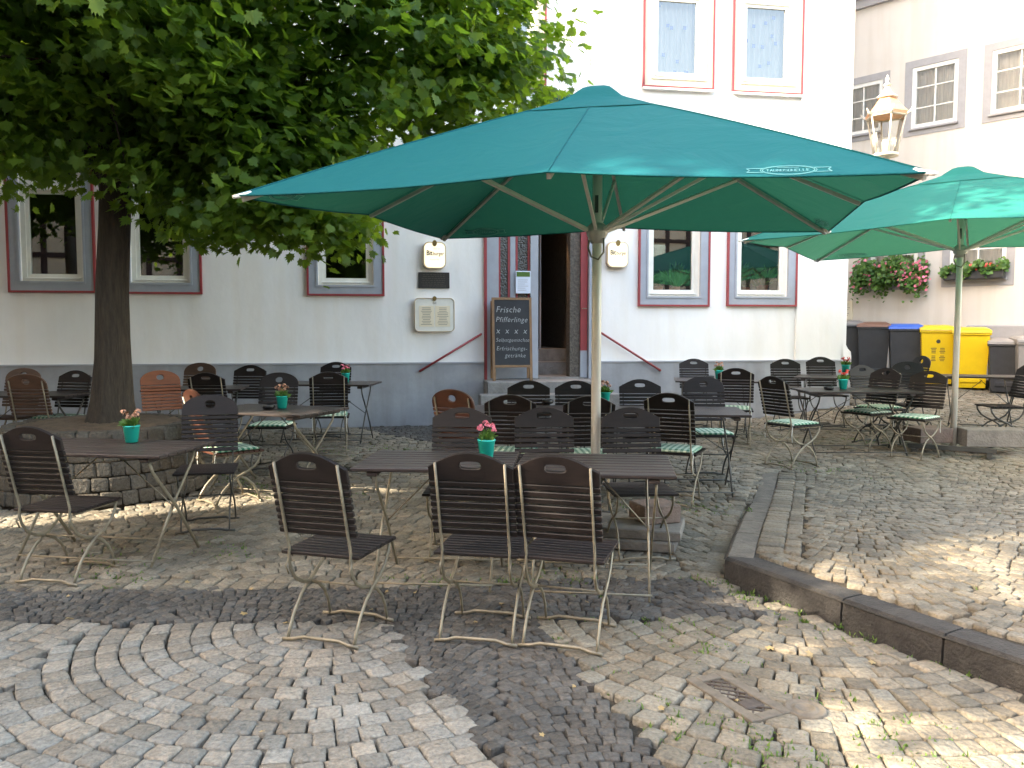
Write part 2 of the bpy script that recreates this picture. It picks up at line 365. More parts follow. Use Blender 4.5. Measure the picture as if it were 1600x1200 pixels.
# platform bedding: a fan of strips clipped to its outline
mb = MB()
def interp(a, b, t): return (a[0]+(b[0]-a[0])*t, a[1]+(b[1]-a[1])*t)
rows = []
for i in range(25):
    t = i/24; a = interp(PLAT[0], PLAT[5], t); b = interp(PLAT[1], (10.5, 8.4), t)
    rows.append([interp(a, b, j/16) for j in range(17)])
vs = [(p[0], p[1], G(*p)+plat_lift(*p)-0.014) for r in rows for p in r]
mb.add(vs, [(i*17+j, i*17+j+1, (i+1)*17+j+1, (i+1)*17+j) for i in range(24) for j in range(16)])
tag(mb.build('pavement', 'joint'), kind='structure')

# stones -----------------------------------------------------------
class Stones:
    def __init__(s): s.V = []; s.n = 0; s.grid = {}
    def free(s, x, y, d):
        gx, gy = int(math.floor(x/0.1)), int(math.floor(y/0.1))
        for i in range(gx-1, gx+2):
            for j in range(gy-1, gy+2):
                for (a, b) in s.grid.get((i, j), ()):
                    if (a-x)**2+(b-y)**2 < d*d: return False
        s.grid.setdefault((gx, gy), []).append((x, y)); return True
    def put(s, o, ux, uy, nz, w, l, h=0.012):
        r = random.uniform
        cs = []
        for sx, sy in ((-1, -1), (1, -1), (1, 1), (-1, 1)):
            cs.append((sx*w/2*(1+r(-.10, .07)), sy*l/2*(1+r(-.10, .07))))
        ring = []
        for i in range(4):
            p = cs[i]; q = cs[(i+1) % 4]; c0 = cs[i-1]
            ring.append((p[0]*.97+c0[0]*.03-0.0, p[1]*.87+c0[1]*.13)); ring.append((p[0]*.87+q[0]*.13, p[1]*.97+q[1]*.03))
        tilt = (r(-.05, .05), r(-.05, .05)); lift = r(-.004, .004); k = r(-.08, .08)
        for sc, z in ((1.0, -0.045), (0.985, h*0.3), (0.92, h*0.85), (0.66, h*1.0)):
            for (a, b) in ring:
                a2, b2 = a*sc, b*sc; zz = z+lift+a2*tilt[0]+b2*tilt[1]+(r(-.0012, .0012) if z > 0 else 0)
                s.V.append(o+ux*a2+uy*b2+nz*zz)
        s.n += 1
    def build(s, name, m, parent=None):
        V = np.array([tuple(v) for v in s.V], np.float32)
        f = []; c = []
        for k in range(3):
            for j in range(8): f += [k*8+j, k*8+(j+1) % 8, (k+1)*8+(j+1) % 8, (k+1)*8+j]; c.append(4)
        f += [24+j for j in range(8)]; c.append(8)
        fl = (np.array(f)[None, :]+32*np.arange(s.n)[:, None]).ravel()
        return np_mesh(name, V, fl, np.tile(c, s.n), m, parent, smooth=True)
def in_view(x, y):
    if y < 2.2: return False
    return -0.80*y-1.0 < x < 0.80*y+1.2
BA_y0 = on_height(300, 973, 0).y; BA_y1 = on_height(300, 921, 0).y
b0 = on_height(600, 960, 0); b1 = on_height(790, 1200, 0); b2 = on_height(1040, 1200, 0); b3 = on_height(840, 985, 0)
e = lambda p, q, t: (p.x+(q.x-p.x)*t, p.y+(q.y-p.y)*t)
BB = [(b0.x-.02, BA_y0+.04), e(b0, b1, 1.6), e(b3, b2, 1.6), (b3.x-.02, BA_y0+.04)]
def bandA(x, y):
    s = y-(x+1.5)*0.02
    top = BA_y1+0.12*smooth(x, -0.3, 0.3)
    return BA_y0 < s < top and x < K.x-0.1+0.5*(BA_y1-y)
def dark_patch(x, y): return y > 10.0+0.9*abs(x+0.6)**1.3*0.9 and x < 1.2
ring_c = Vector((-3.83, 7.55)); RING = 0.92
def zone(x, y):
    if (x-ring_c.x)**2+(y-ring_c.y)**2 < RING**2: return None
    if y > 12.0+0.159*x-0.04 and x < 5.45: return None
    if inside(PLAT, x, y):
        return 'plat'
    # keep off the kerb stone
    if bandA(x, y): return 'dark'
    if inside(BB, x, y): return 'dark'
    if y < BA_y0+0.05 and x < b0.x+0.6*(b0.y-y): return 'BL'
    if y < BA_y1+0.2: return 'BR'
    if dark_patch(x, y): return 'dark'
    return 'mid'
sd = Vector((KB.x-K.x, KB.y-K.y)).normalized()
sets = {'BL': Stones(), 'BR': Stones(), 'mid': Stones(), 'dark': Stones(), 'plat': Stones()}
up = Vector((0, 0, 1))
def try_stone(zn, x, y, ang, w, l, dmin):
    if not in_view(x, y) or zone(x, y) != zn: return
    if zn == 'plat':
        # leave room for the kerb and the edging rows
        dk = -(x-K.x)*kd.y+(y-K.y)*kd.x
        ds = (x-K.x)*sd.y-(y-K.y)*sd.x
        if dk < 0.215 or (ds < 0.465 and (x-K.x)*sd.x+(y-K.y)*sd.y > .16) or ds < .2: return
    else:
        dk = -(x-K.x)*kd.y+(y-K.y)*kd.x
        if -0.05 < dk and x > K.x and y < K.y+0.3 and zn == 'BR' and dk > -0.05: return
    if not sets[zn].free(x, y, dmin): return
    z = H(x, y)
    gx = (H(x+.02, y)-z)/.02; gy = (H(x, y+.02)-z)/.02
    if abs(gx) > .3: gx = 0
    if abs(gy) > .3: gy = 0
    nz = Vector((-gx, -gy, 1)).normalized()
    ux = Vector((math.cos(ang), math.sin(ang), 0)); ux = (ux-nz*ux.dot(nz)).normalized(); uy = nz.cross(ux)
    sets[zn].put(Vector((x, y, z)), ux, uy, nz, w, l)
def rings(zn, cx, cy, r0, r1, s, a0, a1, accept=None):
    r = r0
    while r < r1:
        row = s*random.uniform(.92, 1.08); r += row/2
        a = a0+random.random()*.1
        while a < a1:
            w = s*random.uniform(.82, 1.25); da = w/r
            x = cx+r*math.cos(a+da/2); y = cy+r*math.sin(a+da/2)
            if accept is None or accept(x, y): try_stone(zn, x+random.uniform(-.004, .004), y+random.uniform(-.004, .004), a+da/2+PI/2, w*0.965, row*0.965, s*.72)
            a += da
        r += row/2
def segments(zn, x0, x1, y0, y1, s, W, flip=1, rot=0.0, org=(0, 0)):
    R = W/math.sqrt(2)*1.02; k0 = 0; X = x0
    while X < x1:
        xc = X+W/2; yy = y0-R
        while yy < y1+R:
            sp = s*random.uniform(.93, 1.07); yy += sp/2; a = -PI/4
            while a < PI/4:
                w = s*random.uniform(.82, 1.22); da = w/R
                lx = xc+R*math.sin(a+da/2); ly = yy+flip*(R*math.cos(a+da/2)-R)
                ang = -flip*(a+da/2)
                c, s_ = math.cos(rot), math.sin(rot)
                gx = org[0]+lx*c-ly*s_; gy = org[1]+lx*s_+ly*c
                try_stone(zn, gx+random.uniform(-.004, .004), gy+random.uniform(-.004, .004), ang+rot, w*0.96, sp*0.96, s*.70)
                a += da
            yy += sp/2
        X += W
c1 = (on_height(520, 962, 0).x, BA_y0+0.02); c2 = (c1[0]-2.45, BA_y0+0.02)
near = lambda c, o: (lambda x, y: (x-c[0])**2+(y-c[1])**2 <= (x-o[0])**2+(y-o[1])**2)
rings('BL', c1[0], c1[1], 0.07, 3.0, 0.105, PI, 2*PI+.2, near(c1, c2))
rings('BL', c2[0], c2[1], 0.07, 3.0, 0.105, PI-.2, 2*PI, near(c2, c1))
cr = on_height(1255, 962, 0); rings('BR', cr.x, cr.y+.15, 0.06, 5.5, 0.112, 0, 2*PI)
segments('mid', -12, 14, 4.2, 17, 0.108, 1.45, 1)
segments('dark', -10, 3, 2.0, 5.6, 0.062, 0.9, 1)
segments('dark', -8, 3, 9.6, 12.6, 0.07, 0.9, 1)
segments('plat', -6, 8, -6, 8, 0.088, 1.1, -1, rot=-0.45, org=(K.x, K.y+1))
sd = Vector((KB.x-K.x, KB.y-K.y)); sl = sd.length; sd.normalize(); sp_ = Vector((sd.y, -sd.x))   # along the side kerb, pointing into the platform
t = 0.24
while t < sl:                                    # edging row of setts behind the side kerb
    l = random.uniform(.09, .12); p = Vector((K.x, K.y))+sd*t+sp_*0.264
    z = G(p.x, p.y)+plat_lift(p.x, p.y)
    sets['plat'].put(Vector((p.x, p.y, z)), Vector((sp_.x, sp_.y, 0)), Vector((sd.x, sd.y, 0)), up, 0.168, l*.96); t += l
t = 0.0
while t < sl:
    l = random.uniform(.13, .2); p = Vector((K.x, K.y))+sd*t+sp_*0.398
    if t > .26: sets['plat'].put(Vector((p.x, p.y, G(p.x, p.y)+plat_lift(p.x, p.y))), Vector((sp_.x, sp_.y, 0)), Vector((sd.x, sd.y, 0)), up, 0.105, l*.97)
    p = Vector((K.x, K.y))+sd*t-sp_*0.09
    sets['mid'].put(Vector((p.x, p.y, G(p.x, p.y)+.004)), Vector((sp_.x, sp_.y, 0)), Vector((sd.x, sd.y, 0)), up, 0.13, l*.95); t += l
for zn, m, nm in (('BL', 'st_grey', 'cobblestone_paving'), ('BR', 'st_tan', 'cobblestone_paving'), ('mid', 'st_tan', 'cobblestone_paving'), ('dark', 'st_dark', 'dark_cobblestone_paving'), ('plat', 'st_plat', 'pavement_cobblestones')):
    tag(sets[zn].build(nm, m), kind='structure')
# kerb stones
mb = MB().use('kerb'); t = 0.0; mb.sm = False
def kerb_piece(a, dirv, inn, t0, t1, side):
    vs = []; N = 7
    for i in range(N):
        t = t0+(t1-t0)*i/(N-1); j = random.uniform(-.003, .003)
        e_ = 0.0025 if i in (0, N-1) else 0
        p = a+dirv*t; lift = plat_lift(p.x, p.y) if side else 0.145; z = G(p.x, p.y)
        for off, h in ((-.004+e_, -.12), (0+e_, lift*.5), (.006+j+e_, lift-.022), (.028+j, lift+.002-e_), (.10, lift+.004-e_), (.175, lift+.002-e_), (.18, -.05)):
            q = p+inn*off; vs.append((q.x, q.y, z+h))
    fs = [(i*7+j, i*7+j+1, (i+1)*7+j+1, (i+1)*7+j) for i in range(N-1) for j in range(6)]
    fs += [(0, 6, 5, 4, 3, 2, 1), tuple((N-1)*7+j for j in range(7))]
    mb.add(vs, fs)
kin = Vector((-kd.y, kd.x)); A0 = Vector((K.x, K.y))
tt = [0.0, 0.86, 1.42, 2.35, 3.2, 4.1, 5.0, 5.5]
for i in range(len(tt)-1): kerb_piece(A0, kd, kin, tt[i]+.006, tt[i+1]-.006, False)
mb.use('kerb_side'); tt = [0.0, .62, 1.1, 1.55, 2.1, sl]
for i in range(len(tt)-1): kerb_piece(A0+sd*.02, sd, sp_, tt[i]+.006, tt[i+1]-.006, True)
tag(mb.build('kerb'), kind='structure')
# grass and weeds in the joints
P = []; 
for _ in range(60000):
    x, y = random.uniform(-6, 7), random.uniform(2.6, 10.5)
    if not in_view(x, y): continue
    zn = zone(x, y)
    n = math.sin(x*2.1+1.3*math.sin(y*1.7))+math.sin(y*2.9+x*.7)+.6*math.sin(x*7+y*5)
    w = {'BL': -1.0, 'BR': 1.2, 'mid': 0.1, 'dark': -0.5, 'plat': -0.3, None: -9}[zn]
    dk = abs(-(x-K.x)*kd.y+(y-K.y)*kd.x-0+.05)
    if zn == 'BR' and dk < .25: w += 1.0
    if zn == 'BR' and y < 4.6 and x > K.x-1.2: w += .4
    if n+w > 1.35+random.random()*1.6 and random.random() < .55: P.append((x, y, H(x, y)))
P = np.array(P[:13000]); k = 5
pos = np.repeat(P, k, axis=0); pos[:, :2] += rng.normal(0, .012, (len(pos), 2))
upv = np.tile([0, 0, 1.0], (len(pos), 1))
Rm = rand_rot(len(pos), upv, .55)
tag(scatter('grass', [(-.12, 0, 0), (.12, 0, 0), (.16, .05, .55), (0, .22, 1), (-.14, .05, .55)], [(0, 1, 2, 3, 4)], pos, Rm, rng.uniform(.012, .032, len(pos)), 'grass'),
    'short green weeds and grass growing in the joints of the cobblestones', 'grass', kind='stuff')
# ------------------------------------------------------------------ cafe building
PHI = math.atan(0.159); WO = Vector((0, 12.05, 0)); WU = Vector((math.cos(PHI), math.sin(PHI), 0)); WN = Vector((math.sin(PHI), -math.cos(PHI), 0))
WT = Matrix(((WU.x, -WN.x, 0, WO.x), (WU.y, -WN.y, 0, WO.y), (0, 0, 1, 0), (0, 0, 0, 1)))    # local x along wall, local y into the house, z up
def wuz(px, py, off=0.0):
    r = ray(px, py); cam = Vector((0, 0, EYE)); o = WO+WN*off
    t = (o-cam).dot(WN)/r.dot(WN); p = cam+r*t
    return (p-WO).dot(WU), p.z
CAFE = empty('cafe_building', (0, 0, 0), label='white plastered cafe building with grey base and red edged windows', cat='building')
def wall_grid(T, u0, u1, z0, z1, holes, name, m, parent, reveal=0.2):
    us = sorted({u0, u1, *[h[0] for h in holes], *[h[1] for h in holes]}); zs = sorted({z0, z1, *[h[2] for h in holes], *[h[3] for h in holes]})
    mb = MB().use(m)
    idx = {}
    for i, u in enumerate(us):
        for j, z in enumerate(zs): idx[i, j] = len(mb.v); mb.v.append(tuple(T @ Vector((u, 0, z))))
    for i in range(len(us)-1):
        for j in range(len(zs)-1):
            uc, zc = (us[i]+us[i+1])/2, (zs[j]+zs[j+1])/2
            if any(h[0] < uc < h[1] and h[2] < zc < h[3] for h in holes): continue
            mb.f.append([idx[i, j], idx[i+1, j], idx[i+1, j+1], idx[i, j+1]]); mb.m.append(0); mb.fs.append(False)
    for h in holes:
        a, b, c, d = h
        for (p, q) in (((a, c), (b, c)), ((b, c), (b, d)), ((b, d), (a, d)), ((a, d), (a, c))):
            mb.add([(p[0], 0, p[1]), (q[0], 0, q[1]), (q[0], reveal, q[1]), (p[0], reveal, p[1])], [(0, 1, 2, 3)], T)
    return mb
uL = -13.0; uR = wuz(1322, 480)[0]; TOP = 9.6
ground_specs = []
def wspec(xl, xr, yb, h):
    a = wuz(xl, yb)[0]; b = wuz(xr, yb)[0]; z = wuz((xl+xr)/2, yb)[1]; return (a, b, z, z+h)
GW = [wspec(15, 152, 457.5, 2.15), wspec(187, 317, 459.5, 2.15), wspec(480, 601, 462.5, 2.15), wspec(996, 1107, 479, 2.15), wspec(1134, 1243, 479, 2.15)]
UW = [wspec(745, 853, 133, 2.1), wspec(1003, 1114, 139.5, 2.1), wspec(1142, 1252, 147.5, 2.1)]
du0, du1 = wuz(757, 580)[0], wuz(932, 580)[0]; dz0 = wuz(840, 592)[1]; dz1 = dz0+3.3
CA = 0.155                                         # casing width
holes = [(w[0]+CA, w[1]-CA, w[2]+CA, w[3]-CA) for w in GW+UW]+[(du0+.02, du1-.02, -0.5, dz1)]
mb = wall_grid(WT, uL, uR, -0.5, TOP, holes, 'wall', 'plaster', CAFE)
# side and back faces of the house
mb.add([(uR, 0, -0.5), (uR, 9, -0.5), (uR, 9, TOP), (uR, 0, TOP)], [(0, 1, 2, 3)], WT)
mb.add([(uL, 0, -0.5), (uL, 9, -0.5), (uL, 9, TOP), (uL, 0, TOP)], [(3, 2, 1, 0)], WT)
mb.add([(uL, 9, -0.5), (uR, 9, -0.5), (uR, 9, TOP), (uL, 9, TOP)], [(3, 2, 1, 0)], WT)
# pilaster with the flared foot at the corner
pu = wuz(1243, 500)[0]
mb.add([(pu, -.025, .3), (uR, -.025, .3), (uR, -.025, TOP), (pu, -.025, TOP), (pu, 0, .3), (uR, 0, .3), (uR, 0, TOP), (pu, 0, TOP)], [(0, 1, 2, 3), (4, 0, 3, 7), (1, 5, 6, 2)], WT)
prof = [(0, 2.0), (0, 1.33), (.03, 1.27), (.075, 1.22), (.085, 1.14), (.085, 1.06)]
for i in range(len(prof)-1):
    (a, z1_), (b, z2_) = prof[i], prof[i+1]
    mb.add([(uR-.06, -.027-a*.2, z2_), (uR+b, -.027-b*.2, z2_), (uR+a, -.027-a*.2, z1_), (uR-.06, -.027-a*.2, z1_), (uR+b, .5, z2_), (uR+a, .5, z1_)], [(0, 1, 2, 3), (1, 4, 5, 2)], WT)
mb.build('wall', None, CAFE)
mb = MB()
mb.prism([(uL-.4, TOP), (uR+.4, TOP), (uR+.4, TOP+.25), (uL-.4, TOP+.25)], -.45, 9.4, WT)
mb.add([(uL-.4, -.45, TOP+.25), (uR+.4, -.45, TOP+.25), (uR+.4, 4.5, TOP+4.6), (uL-.4, 4.5, TOP+4.6), (uR+.4, 9.4, TOP+.25), (uL-.4, 9.4, TOP+.25)], [(0, 1, 2, 3), (3, 2, 4, 5), (1, 4, 2), (0, 3, 5)], WT)
mb.build('roof', 'roof', CAFE)
mb = MB(); dz = 1.075
for a, b in ((uL, du0-.01), (du1+.01, uR+.085)):
    mb.use('dado'); mb.box(a, b, -.035, -.002, -0.5, dz, WT)
    mb.use('ledge'); mb.box(a, b, -.05, -.002, dz+.002, dz+.022, WT); 
mb.use('dado'); mb.box(uR+.003, uR+.085, -.002, 1.0, -.5, dz, WT)
mb.build('plinth', None, CAFE)
# rough light strip where plinth meets paving
# interior darkness
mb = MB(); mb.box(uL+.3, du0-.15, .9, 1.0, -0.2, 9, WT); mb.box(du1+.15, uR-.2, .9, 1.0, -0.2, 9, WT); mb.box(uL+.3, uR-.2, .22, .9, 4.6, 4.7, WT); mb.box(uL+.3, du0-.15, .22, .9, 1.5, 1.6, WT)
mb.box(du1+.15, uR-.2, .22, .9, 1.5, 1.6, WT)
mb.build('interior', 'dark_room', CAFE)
def frame_rect(mb, a, b, c, d, w, y0, y1, T, wb=None):
    """rectangular ring outer a..b, c..d of member width w"""
    wb = wb or w
    mb.box(a, a+w, y0, y1, c+wb, d-w, T); mb.box(b-w, b, y0, y1, c+wb, d-w, T)
    mb.box(a, b, y0, y1, c, c+wb, T); mb.box(a, b, y0, y1, d-w, d, T)
def window(spec, upper=False, wood='white_paint'):
    a, b, c, d = spec; mb = MB()
    mb.use('red_trim'); frame_rect(mb, a, b, c, d, .028, -.05, -.001, WT)
    mb.use('sunlit_casing' if upper else 'blue_grey'); frame_rect(mb, a+.0285, b-.0285, c+.0285, d-.0285, CA-.029, -.036, -.002, WT)
    frame_rect(mb, a+CA-.028, b-CA+.028, c+CA-.028, d-CA+.028, .026, -.048, -.037, WT)
    cas = mb.build('window', None, CAFE)
    cas['label'] = ('upper' if upper else 'ground floor')+' window with blue grey casing and red edge'
    i0, i1, j0, j1 = a+CA, b-CA, c+CA, d-CA
    mb = MB(); frame_rect(mb, i0+.001, i1-.001, j0+.001, j1-.001, .062, .03, .12, WT, .055)
    tr = j0+(j1-j0)*.66
    mb.box(i0+.062, i1-.062, .022, .12, tr, tr+.10, WT, .008)
    mb.box(i0+.05, i1-.05, -.002, .03, j0+.03, j0+.05, WT, .004)          # weather bar
    mb.build('frame', wood, cas)
    mb = MB(); frame_rect(mb, i0+.063, i1-.063, j0+.056, tr-.001, .042, .045, .10, WT, .045); frame_rect(mb, i0+.063, i1-.063, tr+.101, j1-.063, .04, .045, .10, WT)
    mb.build('sash', wood, cas)
    mb = MB(); mb.add([(i0+.1, .07, j0+.1), (i1-.1, .07, j0+.1), (i1-.1, .07, tr-.04), (i0+.1, .07, tr-.04), (i0+.1, .07, tr+.13), (i1-.1, .07, tr+.13), (i1-.1, .07, j1-.1), (i0+.1, .07, j1-.1)], [(0, 1, 2, 3), (4, 5, 6, 7)], WT)
    mb.build('pane', 'pane', cas)
    if upper:
        mb = MB().use('curtain'); mb.sm = True; n = 60; vs = []
        for k in range(n+1):
            u = i0+.05+(i1-i0-.1)*k/n; yy = .22+.025*math.sin(k*.9)+.012*math.sin(k*2.3)
            vs += [(u, yy, j0), (u, yy, j1)]
        mb.add(vs, [(2*k, 2*k+2, 2*k+3, 2*k+1) for k in range(n)], WT)
        mb.use('curtain_blue'); mb.sm = False
        for k in range(16):
            u = random.uniform(i0+.1, i1-.2); z = random.uniform(j0+.05, j1-.1); mb.add([(u, .178, z), (u+.05, .178, z), (u+.05, .178, z+.055), (u, .178, z+.055)], [(0, 1, 2, 3)], WT)
        mb.build('curtain', None, cas)
        mb = MB(); mb.box(a-.01, b+.01, -.075, -.052, c-.04, c-.002, WT, .006); mb.build('sill', 'white_paint', cas)
    return cas
for w in GW: window(w)
for w in UW: window(w, True)
# doorway
D = MB()
def U(px, y=500): return wuz(px, y)[0]
D.use('red_trim'); D.box(du0-.005, du0+.035, -.045, .05, dz0, dz1, WT); D.box(du1-.035, du1+.005, -.045, .05, dz0, dz1, WT)
D.use('blue_grey'); D.box(du0+.036, U(779), -.02, .1, dz0, dz1, WT); D.box(U(920), du1-.036, -.02, .1, dz0, dz1, WT)
D.box(U(798), U(806), .04, .12, dz0+.5, dz1, WT); D.box(U(829), U(841), -.0, .14, dz0, dz1, WT, .01)
D.box(U(779), U(829), .03, .12, dz0, dz0+.62, WT, .01)
D.build('door_frame', None, CAFE)
D = MB()
for a, b in ((U(779.5), U(797.5)), (U(806.5), U(828.5))):
    D.use('red_trim'); frame_rect(D, a, b, dz0+.63, dz1-.1, .03, .045, .08, WT)
    D.use('rough_glass'); D.box(a+.03, b-.03, .06, .07, dz0+.66, dz1-.13, WT)
D.build('side_light', None, CAFE)
D = MB(); D.use('red_trim'); D.box(U(908.5), U(919), .05, .09, dz0+.42, dz1, WT); D.use('blue_grey'); D.box(U(908.5), U(919), .05, .09, dz0+.01, dz0+.418, WT)
dl = D.build('door', None, CAFE)
D = MB(); D.tube([(U(911), .04, dz0+1.05), (U(911), -.01, dz0+1.05), (U(917), -.01, dz0+1.05)], .008, 8, WT); D.build('handle', 'metal_beige', dl)
D = MB(); D.use('passage')
pa, pb = U(834), U(909)+.02
D.box(pa-.1, pa, .14, 3.5, dz0-.4, dz1+.1, WT); D.box(pa-.2, pb+.6, .14, 3.6, dz1, dz1+.1, WT); D.box(pa-.2, pb+.6, 3.4, 3.5, dz0-.3, dz1, WT)
D.use('rough_wall'); D.box(U(893), pb+.03, .10, .34, dz0, dz1, WT); D.box(pb+.03, pb+.13, .14, 3.5, dz0-.4, dz1+.1, WT)
D.use('step_stone'); D.box(pa, pb+.03, .05, 1.0, dz0-.2, dz0+.02, WT)
D.box(pa, pb+.03, .75, 1.5, dz0+.021, dz0+.22, WT); D.box(pa, pb+.03, 1.05, 3.4, dz0+.221, dz0+.42, WT)
D.use('blue_grey'); D.box(U(867), U(869.5), 1.2, 1.25, dz0+.42, dz1, WT)
D.build('entrance_passage', None, CAFE)
D = MB(); D.lathe([(.035, 0), (.035, .02)], 16, WT @ Matrix.Translation((U(858), .5, dz1-.42))); D.tube([(U(858), .5, dz1-.4), (U(858), .5, dz1)], .006, 6, WT)
D.build('ceiling_spot', 'warm_lamp', CAFE)
ll = bpy.data.lights.new('spot', 'SPOT'); ll.energy = 8; ll.color = (1, .55, .25); ll.spot_size = .9; ll.shadow_soft_size = .03
lo = bpy.data.objects.new('passage_light', ll); C.objects.link(lo); lo.location = WT @ Vector((U(858), .5, dz1-.45)); lo.parent = None
# entrance steps
ST = empty('entrance_steps', (0, 0, 0), label='worn grey stone steps leading up to the open cafe door', cat='steps')
stp = [(U(755, 600)-.02, U(928, 600)+.05, .75, dz0-.003)]
for k in range(4):
    zt = dz0-.003-k*.165
    if zt < .2: break
    D = MB(); ex = [0, .14, .30, .46][k]; y0 = -.55-.31*k
    D.sm = False
    D.box(U(755)-ex, U(930)+ex, y0, (.06 if k == 0 else -.55-.31*(k-1)-.002), 0.0, zt, WT, .012)
    D.build('step', 'step_stone', ST)
# hand rails
def rail(p0, p1, label):
    r = empty('handrail', (0, 0, 0), label=label, cat='handrail')
    (u0, z0), (u1, z1) = wuz(*p0, .09), wuz(*p1, .09)
    MB().tube([(u0, -.09, z0), (u1, -.09, z1)], .017, 8, WT).build('rail', 'red_trim', r)
    for u, z in ((u0, z0), (u1, z1)): MB().tube([(u, 0.0, z), (u, -.09, z)], .013, 8, WT).build('bracket', 'red_trim', r)
rail((752, 522), (656, 580), 'thin dark red handrail on the wall left of the entrance, sloping down to the left')
rail((939, 520), (1032, 579), 'thin dark red handrail on the wall right of the entrance, sloping down to the right')
# signs -------------------------------------------------------------
def face_T(u, z, off): return WT @ Matrix.Translation((u, -off, z)) @ Matrix.Rotation(PI/2, 4, 'X')
def roundrect(w, h, r, n=5, bul=0.0):
    p = []
    for cx, cz, a0 in ((w/2-r, -h/2+r, -PI/2), (w/2-r, h/2-r, 0), (-w/2+r, h/2-r, PI/2), (-w/2+r, -h/2+r, PI)):
        for k in range(n+1):
            a = a0+PI/2*k/n; x, z = cx+r*math.cos(a), cz+r*math.sin(a)
            p.append((x*(1+bul*(1-(2*z/h)**2)), z*(1+bul*(1-(2*x/w)**2))))
    return p
def beer_sign(px, py, label):
    u, z = wuz(px, py, .08); s = empty('brewery_sign', (0, 0, 0), label=label, cat='sign', group='brewery signs beside the entrance')
    T = WT @ Matrix.Translation((u, 0, z))
    w, h = .315, .37
    MB().prism(roundrect(w, h, .07, 5, .05), -.09, -.001, T).build('casing', 'sign_edge', s)
    MB().prism(roundrect(w-.03, h-.03, .06, 5, .05), -.098, -.0905, T).build('face', 'sign', s)
    MB().prism([(.035*math.cos(a*PI/6), .045*math.sin(a*PI/6)) for a in range(12)], -.112, -.0985, WT @ Matrix.Translation((u, 0, z+.17))).build('emblem', 'gold', s)
    text_mesh('lettering', 'Bit', .098, 'ink', s, face_T(u-.075, z-.0, .0995), bold=.003, sx=.8)
    text_mesh('lettering', 'burger', .075, 'ink', s, face_T(u+.055, z-.0, .0995), bold=.001, sx=.78)
    text_mesh('lettering', 'Premium Pils', .026, 'ink_grey', s, face_T(u, z-.07, .0995))
    text_mesh('lettering', 'Bitte ein', .028, 'ink_grey', s, face_T(u+.03, z+.085, .0995), shear=.3)
    return s
beer_sign(679, 399, 'cream brewery sign on the wall left of the entrance, above the black plaque')
beer_sign(965, 398, 'cream brewery sign on the wall just right of the front parasol pole')
u, z = wuz(678, 438, .02)
s = empty('wall_plaque', (0, 0, 0), label='small black metal plaque with raised text between sign and menu case', cat='plaque')
MB().box(u-.225, u+.225, -.025, -.001, z-.115, z+.115, WT, .004).build('plate', 'plaque', s)
D = MB()
for k in range(7):
    x0 = u-.16-random.uniform(0, .03); x1 = u+.14+random.uniform(0, .04); zz = z+.08-k*.027
    x = x0
    while x < x1: w_ = random.uniform(.02, .06); D.box(x, min(x+w_, x1), -.0275, -.0255, zz-.005, zz+.005, WT); x += w_+.01
D.build('lettering', 'plaque_txt', s)
u, z = wuz(679, 492, .06); s = empty('menu_case', (0, 0, 0), label='wall mounted menu case with rounded frame and two menu pages', cat='menu case')
T = WT @ Matrix.Translation((u, 0, z))
MB().prism(roundrect(.56, .47, .05, 5, .04), -.07, -.001, T).build('casing', 'white_paint', s)
MB().box(-.225, -.01, -.075, -.0705, -.17, .13, T).build('menu_page', 'paper_cream', s)
MB().box(.01, .225, -.075, -.0705, -.17, .13, T).build('menu_page', 'paper_cream', s)
D = MB()
for cx in (-.118, .118):
    for k in range(11):
        zz = .10-k*.024; hw = random.uniform(.05, .085); D.box(cx-hw, cx+hw, -.0765, -.0755, zz-.0035, zz+.0035, T)
D.build('lettering', 'ink_grey', s)
D = MB(); D.prism([(.03*math.cos(a*PI/6), .035*math.sin(a*PI/6)+.235) for a in range(12)], -.085, -.0705, T); D.build('emblem', 'gold', s)
text_mesh('lettering', 'Bit', .05, 'ink_grey', s, face_T(u, z+.155, .0712))
D = MB().use('sign_edge'); D.tube([(x*1.0, -.072, y) for x, y in roundrect(.56, .47, .05, 5, .04)+roundrect(.56, .47, .05, 5, .04)[:1]], .007, 6, T); D.build('rim', None, s)
u, z = wuz(817, 441, -.03)
s = empty('door_notice', (0, 0, 0), label='white paper notice taped to the window beside the entrance door', cat='notice')
MB().box(u-.112, u+.112, -.0, .004, z-.165, z+.165, WT).build('paper', 'paper', s)
D = MB().use('plant'); D.box(u-.10, u+.10, -.003, -.001, z+.08, z+.15, WT); D.use('ink_grey')
for k in range(6): D.box(u-.08, u+random.uniform(.02, .08), -.003, -.001, z+.03-k*.03, z+.034-k*.03, WT)
D.build('print', None, s)
